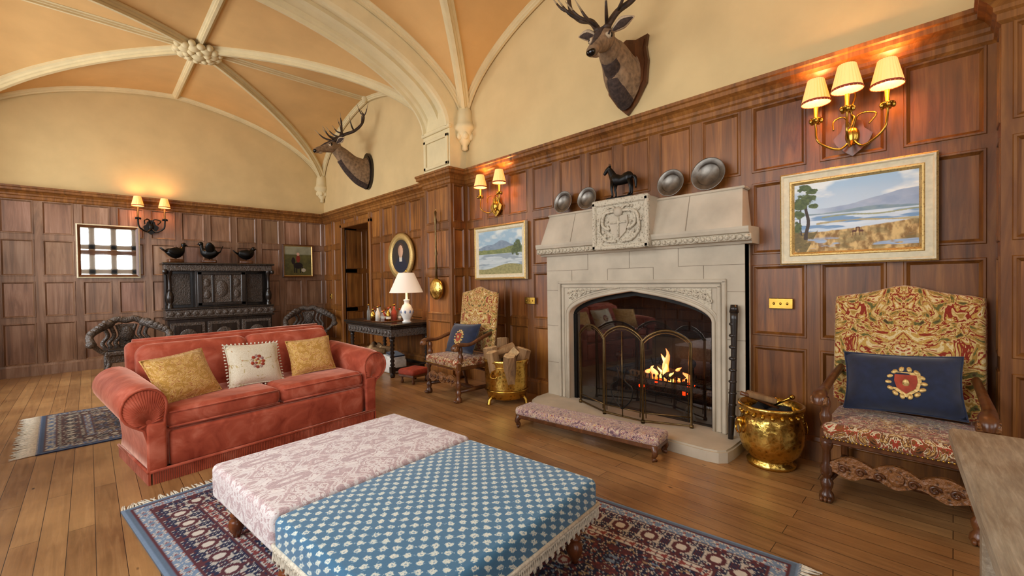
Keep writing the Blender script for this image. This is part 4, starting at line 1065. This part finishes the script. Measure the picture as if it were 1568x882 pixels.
# ------------------------------------------------------------------ armchairs
def armchair(name,loc,rz,cz=0.0):
    b=B(); W=M_walnut; hw=.35; dp=.56
    legp=[(0,0),(.035,0),(.045,.02),(.04,.05),(.025,.07),(.035,.1),(.038,.13),(.022,.15),(.022,.16),(.036,.19),(.04,.22),(.024,.26),(.022,.34),(.036,.37),(.036,.40),(.03,.41),(.03,.44)]
    for sx in(-1,1):
        b.lathe(legp,(sx*hw,0,0),W,14)
        for q in range(3): b.ell((sx*hw+(q-1)*.022,-.035,.02),(.014,.028,.02),W,n=4)
        b.box((sx*hw,0,.44),(.065,.065,.1),W,.008)
        b.box((sx*hw,0,.21),(.06,.06,.07),W,.008)
        b.tube(cr([(sx*hw*.95,dp+.06,0),(sx*hw*.95,dp,.25),(sx*hw*.95,dp,.5),(sx*hw*.95,dp+.05,.9),(sx*hw*.95,dp+.10,1.33)],4),.026,W,6)
        b.lathe([(.03,.48),(.022,.5),(.034,.54),(.036,.57),(.02,.6),(.03,.63),(.03,.66),(.02,.69)],(sx*(hw+.01),.03,0),W,12)
        ap=cr([(sx*(hw-.01),dp+.05,.84),(sx*(hw+.02),dp*.6,.77),(sx*(hw+.04),.16,.715),(sx*(hw+.03),.0,.72),(sx*(hw+.03),-.07,.70),(sx*(hw+.03),-.085,.655)],6)
        b.tube(ap,crr([(.022,.025),(.026,.024),(.032,.022),(.04,.028),(.042,.03),(.025,.03)],6),W,10,up=(0,0,1))
        b.lathe([(0,-.045),(.03,-.045),(.036,0),(.03,.045),(0,.045)],(sx*(hw+.03),-.065,.68),M_carvwal,14,R=RY(PI/2))
        b.tube([(sx*hw,0,.13),(sx*hw*.95,dp*.5,.13),(sx*hw*.95,dp,.13)],[.022,.03,.022],W,8)
    b.tube(cr([(-hw,dp*.5,.13),(-.12,dp*.5,.13),(0,dp*.5,.13),(.12,dp*.5,.13),(hw,dp*.5,.13)],4),crr([.018,.03,.018,.03,.018],4),W,8)
    b.tube([(-hw,dp+.02,.3),(hw,dp+.02,.3)],.02,W,8)
    top=[];bot=[]
    for i in range(25):
        t=-1+2*i/24; top.append((t*(hw-.02),.27+.045*abs(math.cos(t*PI*1.5))+.02*(1-t*t))); bot.append((t*(hw-.02),.19-.02*math.cos(t*PI*3)+.02*(1-t*t)))
    for i in range(24):
        x0,z0=top[i];x1,z1=top[i+1];_,w0=bot[i];_,w1=bot[i+1]
        vs=[(x0,-.02,w0),(x1,-.02,w1),(x1,-.02,z1),(x0,-.02,z0),(x0,.015,w0),(x1,.015,w1),(x1,.015,z1),(x0,.015,z0)]
        b.add(vs,[(0,1,2,3),(4,7,6,5),(3,2,6,7),(0,4,5,1)],M_carvwal,False)
    for sx in(-1,1):
        for k in range(3):
            cx=sx*(.08+k*.09); b.tube([(cx+.028*math.cos(t)*(1-t/9),-.024,.245+.028*math.sin(t)*(1-t/9)) for t in [i*.6 for i in range(13)]],.009,M_walnut,6)
    b.ell((0,-.025,.26),(.04,.02,.045),M_carvwal,n=5)
    b.box((0,0,.42),(2*hw,.045,.05),W,.006); b.box((0,dp,.42),(2*hw-.04,.04,.05),W,.006)
    for sx in(-1,1): b.box((sx*hw,dp/2,.42),(.045,dp,.05),W,.006)
    b.rbox((0,dp/2-.01,.475),(2*hw+.05,dp+.07,.11),.045,M_tap2,n=9)
    b.grid(lambda u,v:Vector(((u-.5)*(2*hw-.03),dp/2-.01+(v-.5)*(dp-.01),.529+.03*math.sin(PI*u)*math.sin(PI*v))),10,10,M_tap2)
    for i in range(34): b.ell((-hw-.01+i*(2*hw+.02)/33,-.048,.435),(.007,.004,.007),M_brass,n=2)
    ca_,sa_=math.cos(.11),math.sin(.11)
    def bk(x,h,o): return Vector((x,dp-.015+ (h*sa_)+o*ca_,.58+h*ca_-o*sa_))
    def topz(t): return .775+.02*math.cos(t*PI)+.03*math.exp(-(t/.3)**2)
    nu,nv=18,18
    for o0,sg in((-.032,-1),(.03,1)):
        b.grid(lambda u,v:bk((2*u-1)*(hw+.015),v*topz(2*u-1),o0+sg*.03*(math.sin(PI*u)*math.sin(PI*v))**.5),nu,nv,M_tap if sg<0 else M_redfab)
    per=[(-1,v/10) for v in range(11)]+[(-1+2*u/16,1) for u in range(1,17)]+[(1,1-v/10) for v in range(1,11)]+[(1-2*u/16,0) for u in range(1,17)]
    ring=[bk(a*(hw+.015),h*topz(a),0) for a,h in per]; b.tube(ring,(.034),M_tap,8,caps=False)
    R=RX(PI/2-.42)@RZ(.05); b.pillow((0,dp*.58,.745+cz),.60,.40,.19,M_navy,R)
    cc=Vector((0,dp*.58,.745+cz)); 
    def on(x,y,z): return cc+R@Vector((x,y,z))
    shp=[(.03,-.11),(-.03,-.06),(-.045,.0),(-.04,.055),(.10,.055),(.105,.0),(.09,-.06)]
    vs=[on(x,y,.094-.0) for x,y in shp]; vs2=[on(.03+(x-.03)*.75,-.02+(y+.02)*.75,.099) for x,y in shp]
    b.add(vs,[tuple(range(7))],M_gilt,False); b.add(vs2,[tuple(range(7))],M_redfab,False)
    for q in range(14):
        a=q*2*PI/14; b.ell(on(.03+.085*math.cos(a),-.015+.09*math.sin(a),.09),(.02,.009,.014),M_gilt,RX(-.42)@RY(a),n=3)
    b.ell(on(.03,-.02,.1),(.018,.008,.028),M_gilt,n=4)
    return b.obj(name,loc,rz)
armchair('high_back_armchair',(3.52,.245,0),-PI/2,.04)
armchair('high_back_armchair',(3.28,4.66,0),-PI/2-.05)

# fender bench
b=B(); bl=1.5
b.rbox((0,0,.165),(bl,.27,.085),.035,M_bench,n=9)
b.box((0,0,.115),(bl-.02,.26,.04),M_walnut,.008)
for sx in(-1,1):
    for sy in(-1,1):
        b.tube(cr([(sx*(bl/2-.05),sy*.1,.12),(sx*(bl/2-.03),sy*.125,.07),(sx*(bl/2-.05),sy*.11,.03),(sx*(bl/2-.03),sy*.13,.012)],4),crr([.032,.026,.016,.024],4),M_walnut,8)
b.obj('fender_bench',(3.33,2.44,0),math.radians(-83.3))

# brass buckets
b=B()
b.lathe([(0,.06),(.2,.06),(.24,.08),(.262,.2),(.268,.38),(.272,.5),(.285,.52),(.285,.545),(.27,.55),(.262,.52),(.255,.3),(.2,.1),(0,.1)],(0,0,0),M_brassemb,40)
for z in(.16,.45): b.lathe([(.262,z),(.275,z+.01),(.264,z+.02)],(0,0,0),M_brass,40)
for k in range(3):
    a=k*2*PI/3+.9; b.tube(cr([(.2*math.cos(a),.2*math.sin(a),.1),(.25*math.cos(a),.25*math.sin(a),.06),(.27*math.cos(a),.27*math.sin(a),.0)],4),crr([.03,.02,.028],4),M_brass,8)
for a in(.3,.3+PI):
    b.tube(cr([(.27*math.cos(a),.27*math.sin(a)-.05,.42),(.32*math.cos(a),.32*math.sin(a)-.05,.36),(.33*math.cos(a),.33*math.sin(a)+.05,.36),(.27*math.cos(a),.27*math.sin(a)+.05,.42)],5),.01,M_brass,7)
for (x,y,dx,dy,h,r,sg) in[(-.1,.07,-.05,.06,.68,.10,5),(.06,.12,.07,.08,.76,.085,4),(.0,-.08,.14,-.10,.66,.10,5),(.14,-.02,.12,.06,.64,.08,3),(-.07,-.14,-.10,-.10,.62,.085,4),(-.15,-.03,-.10,.02,.65,.08,3)]:
    b.tube([(x,y,.15),(x+dx*.6,y+dy*.6,(h+.15)/2+.05),(x+dx,y+dy,h)],[r*.9,r,r*.92],M_log,sg+2,smooth=False); b.tube([(x+dx,y+dy,h-.001),(x+dx*1.01,y+dy*1.01,h+.004)],r*.88,M_logend,sg+2,smooth=False)
b.tube([(-.18,.12,.56),(.12,-.02,.66)],[.07,.075],M_log,7,smooth=False); b.tube([(-.185,.122,.558),(-.18,.12,.56)],.066,M_logend,7,smooth=False)
b.tube([(.2,.12,.55),(-.02,-.16,.63)],[.06,.07],M_logend,4,smooth=False)
b.obj('brass_log_bucket',(3.72,3.92,0))
b=B()
b.lathe([(0,.0),(.17,.0),(.175,.03),(.15,.045),(.15,.06),(.205,.12),(.228,.2),(.232,.3),(.215,.38),(.205,.42),(.22,.44),(.235,.47),(.235,.49),(.22,.49),(.2,.44),(.2,.3),(.15,.1),(0,.08)],(0,0,0),M_brassemb,44)
for q in range(20):
    a=q*PI/10; b.ell((.215*math.cos(a),.215*math.sin(a),.42),(.016,.016,.016),M_brass,n=3)
for a in(-.9,-.9+PI):
    ux,uy=math.cos(a),math.sin(a)
    b.ell((.235*ux,.235*uy,.34),(.03,.03,.04),M_brass,n=5)
    b.tube([(.25*ux+.05*math.sin(t)*-uy,.25*uy+.05*math.sin(t)*ux,.30+.05*math.cos(t)) for t in [i*2*PI/16 for i in range(17)]],.008,M_brass,6,caps=False)
for q in range(14):
    a=q*.45; b.ell((.1*math.cos(a),.1*math.sin(a),.40+.02*(q%3)),(.06,.05,.04),M_soot,n=4)
# hearth brush and shovel resting in the bucket
b.tube([(.06,-.1,.42),(-.1,.12,.545),(-.14,.18,.57)],[.012,.014,.018],M_walnut,7)
b.rbox((-.03,.06,.535),(.09,.22,.05),.02,M_log,RZ(.6)@RX(.25),n=5)
b.tube([(.1,.05,.42),(.0,-.14,.56)],[.009,.009],M_brass,7); b.ell((-.005,-.15,.567),(.02,.02,.02),M_brass,n=4)
b.obj('brass_coal_bucket',(3.91,1.03,0))

# ------------------------------------------------------------------ weathered table foreground
b=B(); b.box((0,0,.715),(2.1,1.0,.07),M_table,.012)
for k in range(1,4): b.box((0,-.5+k*.25,.7505),(2.08,.004,.002),M_black,0)
b.box((0,0,.62),(1.85,.8,.11),M_table,.01)
for sx in(-1,1):
    for sy in(-1,1): b.box((sx*.9,sy*.36,.33),(.09,.09,.66),M_table,.012)
b.obj('weathered_table',(2.02,-.56,0),math.radians(4.3))

# ------------------------------------------------------------------ console table with things
b=B(); T=M_black
b.box((0,0,.83),(.84,1.7,.045),T,.01); b.box((0,0,.79),(.8,1.64,.04),T,.012)
b.box((0,0,.71),(.74,1.56,.13),M_carvblk,.006)
for i in range(14): b.ell((-.375,-.72+i*.11,.71),(.015,.04,.04),M_carvblk,n=4)
for x in(-.32,.32):
    for y in(-.72,.72):
        b.box((x,y,.12),(.075,.075,.1),T,.006); b.box((x,y,.66),(.075,.075,.1),T,.006); b.lathe([(0,0),(.03,0),(.042,.03),(.03,.07)],(x,y,0),T,12)
        zz=.17; pp=[]
        for k in range(7): 
            pp+=[(.022,zz),(.04,zz+.03)]; zz+=.063
        b.lathe(pp+[(.022,.62)],(x,y,0),T,14)
for y in(-.72,.72): b.box((0,y,.12),(.6,.045,.05),T,.006)
b.box((.32,0,.12),(.045,1.4,.05),T,.006)
b.obj('carved_console_table',(3.74,6.95,0))
b=B()
b.lathe([(0,0),(.07,0),(.075,.02),(.055,.035),(.06,.06),(.1,.14),(.105,.2),(.07,.28),(.04,.31),(.04,.35),(.055,.37),(.02,.385),(.015,.5),(0,.5)],(0,0,0),M_porc,28)
for q in range(8):
    a=q*PI/4; b.ell((.098*math.cos(a),.098*math.sin(a),.18),(.014,.014,.03),M_glaze,n=3)
b.lathe([(.27,.49),(.265,.50),(.13,.80),(.125,.81)],(0,0,0),M_bigshade,40)
b.tube([(0,0,.5),(0,0,.84)],.006,M_brass,6); b.ell((0,0,.62),(.035,.035,.05),M_bulb,n=5); b.ell((0,0,.85),(.012,.012,.018),M_brass,n=3)
lamp=b.obj('table_lamp',(3.70,6.24,.8535))
def point(name,loc,e,col,r=.05,parent=None):
    l=bpy.data.lights.new(name,'POINT'); l.energy=e; l.color=col; l.shadow_soft_size=r
    o=bpy.data.objects.new(name,l); S.collection.objects.link(o); o.location=loc
    if parent: o.parent=parent
    return o
point('lamp_bulb_light',(0,0,.70),8,(1,.62,.32),.04,lamp)
b=B(); cols=[M_glass,M_redfab,M_porc,M_brass,M_glass,M_white,M_redfab]
b.box((0,0,.008),(.46,.62,.016),M_walnut,.005)
for i in range(16):
    x=-.16+(i%4)*.105; y=-.25+(i//4)*.165; h=.16+.1*((i*7)%5)/4; r=.03+.008*(i%3)
    m=cols[(i*3)%7] if i%3 else M_glass
    b.lathe([(0,.016),(r,.016),(r,.02+h*.55),(r*.4,.02+h*.75),(r*.36,h),(0,h)],(x,y,0),m,12)
    b.lathe([(0,h),(r*.45,h),(r*.5,h+.03),(0,h+.035)],(x,y,0),M_redfab if i%2 else M_brass,10)
    if i%2: b.lathe([(r*1.01,.05),(r*1.01,.09)],(x,y,0),M_paper,12)
b.obj('drinks_bottle_collection',(3.62,6.85,.8535))
b=B()
b.lathe([(0,0),(.22,0),(.26,.12),(.27,.24),(.26,.24),(.24,.12),(.2,.03),(0,.03)],(0,0,0),M_log,20,rip=.02,nr=20)
for i in range(12):
    a=i*1.3; x,y=.1*math.cos(a),.1*math.sin(a); b.tube([(x-.1*math.sin(a),y-.14,.18+.018*i),(x+.1*math.sin(a),y+.14,.22+.016*i)],.05,M_log,8)
    b.tube([(x-.102*math.sin(a),y-.143,.18+.018*i),(x-.1*math.sin(a),y-.139,.18+.018*i)],.047,M_logend,8)
b.obj('log_basket',(3.62,7.15,0.0))
b=B(); b.rbox((0,0,.12),(.3,.35,.24),.05,M_paper); b.box((0,0,.26),(.26,.3,.05),M_paper,.01,RX(.1)); b.box((.02,0,.3),(.2,.28,.03),M_navy,.005,RX(.15)); b.obj('paper_kindling_sack',(3.66,6.6,.0))
b=B(); b.rbox((0,0,.17),(.36,.34,.09),.04,M_redfab)
b.box((0,0,.12),(.34,.32,.04),M_walnut,.006)
for sx in(-1,1):
    for sy in(-1,1): b.lathe([(0,0),(.018,0),(.026,.03),(.014,.06),(.024,.11)],(sx*.13,sy*.12,0),M_walnut,10)
b.obj('red_footstool',(3.5,5.72,0),.2)

# ------------------------------------------------------------------ court cupboard
b=B(); K=M_carvblk; T=M_black; hw=.93; D=.44
b.bx(-hw,hw,0,D,0,.08,T,.01); b.bx(-hw+.02,hw-.02,.02,D,.08,.84,T,.005)
for i in range(3):
    x0=-hw+.06+i*.6; b.bx(x0,x0+.56,.0,.03,.14,.78,K,.01); b.bx(x0+.06,x0+.5,-.012,.01,.2,.72,T,.01); b.ell((x0+.28,-.01,.46),(.16,.02,.2),K,n=5)
b.bx(-hw-.02,hw+.02,-.03,D,.84,.88,T,.01); b.bx(-hw,hw,-.01,D,.88,1.03,K,.006); b.bx(-hw-.02,hw+.02,-.03,D,1.03,1.07,T,.01)
for i in range(15): b.ell((-hw+.08+i*.127,-.012,.955),(.05,.018,.045),K,n=4)
b.bx(-hw+.02,hw-.02,D-.05,D,1.07,1.8,T)
b.bx(-.45,.45,.08,D,1.07,1.8,T,.005); b.bx(-.42,.42,.06,.1,1.1,1.78,K,.01)
for (x0,x1,z0,z1) in[(-.42,.42,1.1,1.16),(-.42,.42,1.72,1.78),(-.42,-.34,1.1,1.78),(.34,.42,1.1,1.78),(-.18,-.14,1.16,1.72),(.14,.18,1.16,1.72)]: b.bx(x0,x1,.04,.07,z0,z1,T,.008)
b.ell((0,.06,1.44),(.1,.03,.17),K,n=6)
for q in(-1,1):
    b.ell((q*.26,.06,1.56),(.06,.025,.09),K,n=5); b.ell((q*.26,.06,1.32),(.06,.025,.09),K,n=5)
    b.lathe([(.05,1.07),(.05,1.12),(.03,1.14),(.055,1.2),(.065,1.28),(.05,1.36),(.025,1.4),(.04,1.42),(.028,1.46),(.03,1.7),(.05,1.74),(.05,1.8)],(q*(hw-.07),.05,0),T,16)
    b.bx(q*hw,q*(hw-.03),.2,D,1.07,1.8,T)
    b.bx(q*.5,q*(hw-.12),.3,.33,1.12,1.75,K,.008)
    b.ell((q*(hw+.0),-.0,1.78),(.04,.04,.05),T,n=4)
b.bx(-hw,hw,-.0,D,1.80,1.92,K,.006); b.bx(-hw-.04,hw+.04,-.05,D,1.92,1.96,T,.012)
b.obj('carved_court_cupboard',(1.98,BY-.06-D,0))
# birds
def bird(name,x,hgt,yaw,spread=0):
    b=B(); m=M_blackbr
    b.rbox((0,0,.03),(.26,.14,.06),.02,M_walnut)
    for s_ in(-1,1): b.tube([(.0,s_*.03,.05),(.01,s_*.03,.12)],.007,m,6)
    b.tube(cr([(-.17,0,.17),(-.1,0,.165),(0,0,.165),(.09,0,.19),(.13,0,.25),(.135,0,.29+hgt)],5),crr([(.012,.008),(.07,.06),(.105,.095),(.075,.075),(.04,.04),(.03,.03)],5),m,14)
    b.ell((.15,0,.30+hgt),(.048,.038,.038),m,n=6)
    b.tube(cr([(.18,0,.30+hgt),(.21,0,.292+hgt),(.225,0,.285+hgt)],3),crr([(.014,.012),(.012,.007),(.004,.003)],3),M_antler,8)
    for s_ in(-1,1):
        b.ell((-.03,s_*.088,.18),(.12,.02,.06),m,RY(.1),n=6)
        if spread: b.ell((-.02,s_*.12,.25),(.08,.03,.11),m,RX(-s_*.5),n=6)
        b.ell((.165,s_*.032,.308+hgt),(.006,.005,.006),M_antip,n=3)
    b.tube([(-.15,0,.175),(-.2,0,.2),(-.25,0,.24+spread*.06)],[(.04,.02),(.055,.012),(.065,.006)],m,8,up=(0,0,1))
    b.obj(name,(x,BY-.28,1.962),yaw,(.95,1.15,1.2))
bird('mounted_game_bird',1.24,0,.2);bird('mounted_game_bird',1.80,.03,2.9,1);bird('mounted_game_bird',2.46,-.03,-.1)

# carved hall chairs
def hallchair(name,loc,rz):
    b=B(); K=M_carvblk; hw=.3
    for sx in(-1,1):
        b.tube(cr([(sx*hw,0,0),(sx*(hw+.03),-.02,.12),(sx*(hw-.02),.02,.3),(sx*hw,0,.43)],5),crr([.03,.025,.035,.04],5),K,10)
        b.tube([(sx*hw*.9,.5,0),(sx*hw*.9,.46,.43)],.03,K,8)
        b.tube(cr([(sx*(hw+.18),.0,.58),(sx*(hw+.2),.1,.7),(sx*(hw+.12),.3,.78),(sx*.2,.46,.90)],6),crr([.06,.05,.06,.07],6),K,10)
        b.tube(cr([(sx*hw,.02,.42),(sx*(hw+.1),.02,.5),(sx*(hw+.18),.0,.6)],5),.035,K,8)
        b.ell((sx*(hw+.2),-.02,.6),(.06,.06,.06),K,n=5)
        for k in range(5): b.ell((sx*(hw+.17-.05*k),.14+.07*k,.76+.035*k),(.055,.05,.055),K,n=4)
        for j in range(3):
            xx=.10+.08*j
            b.tube(cr([(sx*xx,.46,.46),(sx*(xx+.05),.47,.56),(sx*(xx-.02),.48,.68),(sx*(xx+.02),.48,.86-.03*j)],6),.03,K,8)
    b.box((0,.23,.43),(2*hw+.08,.54,.07),K,.015); b.rbox((0,.23,.475),(2*hw,.46,.05),.02,M_black)
    b.box((0,.48,.66),(.2,.04,.42),K,.015); b.ell((0,.46,.7),(.09,.04,.13),K,n=6)
    b.tube(cr([(-.26,.48,.86),(-.12,.5,.95),(0,.5,.93),(.12,.5,.95),(.26,.48,.86)],6),.055,K,10)
    b.box((0,.0,.34),(2*hw-.05,.03,.12),K,.01); b.tube([(-hw,.25,.15),(hw,.25,.15)],.02,K,8)
    for sx in(-1,1): b.tube([(sx*hw,0,.15),(sx*hw*.9,.48,.15)],.02,K,8)
    b.obj(name,loc,rz)
hallchair('carved_black_hall_chair',(.50,9.45,0),.1); hallchair('carved_black_hall_chair',(3.55,10.1,0),-.25)

# ------------------------------------------------------------------ lights & world
def area(name,loc,rot,sx,sy,e,col):
    l=bpy.data.lights.new(name,'AREA'); l.shape='RECTANGLE'; l.size=sx; l.size_y=sy; l.energy=e; l.color=col
    o=bpy.data.objects.new(name,l); S.collection.objects.link(o); o.location=loc; o.rotation_euler=rot
dayc=(.95,.97,1.0)
for (a,c_),e in zip(wins,(340,420,160)):
    area('daylight_window',(LX-.6,(a+c_)/2,2.75),(0,-PI/2+.32,0),3.3,c_-a,e,dayc)
area('daylight_window',(.9,RY_-.6,2.7),(PI/2-.15,0,0),3.0,3.3,370,dayc)
point('fire_glow_light',(4.42,2.2,.62),7,(1,.4,.1),.1)
w=bpy.data.worlds.new('World'); S.world=w; w.use_nodes=True; bg=w.node_tree.nodes['Background']; bg.inputs[0].default_value=(.85,.92,1,1); bg.inputs[1].default_value=1.4

# ------------------------------------------------------------------ camera
yaw=math.radians(44.4); p=math.radians(.87); ro=math.radians(.8)
F=Vector((math.sin(yaw)*math.cos(p),math.cos(yaw)*math.cos(p),-math.sin(p)))
r=Vector((math.cos(yaw),-math.sin(yaw),0)); u=r.cross(F)
r2=r*math.cos(ro)-u*math.sin(ro); u2=u*math.cos(ro)+r*math.sin(ro)
cam=bpy.data.cameras.new('Camera'); co=bpy.data.objects.new('Camera',cam); S.collection.objects.link(co)
m=Matrix((r2,u2,-F)).transposed().to_4x4(); m.translation=Vector((0,0,1.5)); co.matrix_world=m
cam.lens=15.2; cam.sensor_width=36; cam.clip_start=.05; S.camera=co
S.view_settings.view_transform='Standard'; S.view_settings.exposure=0.0
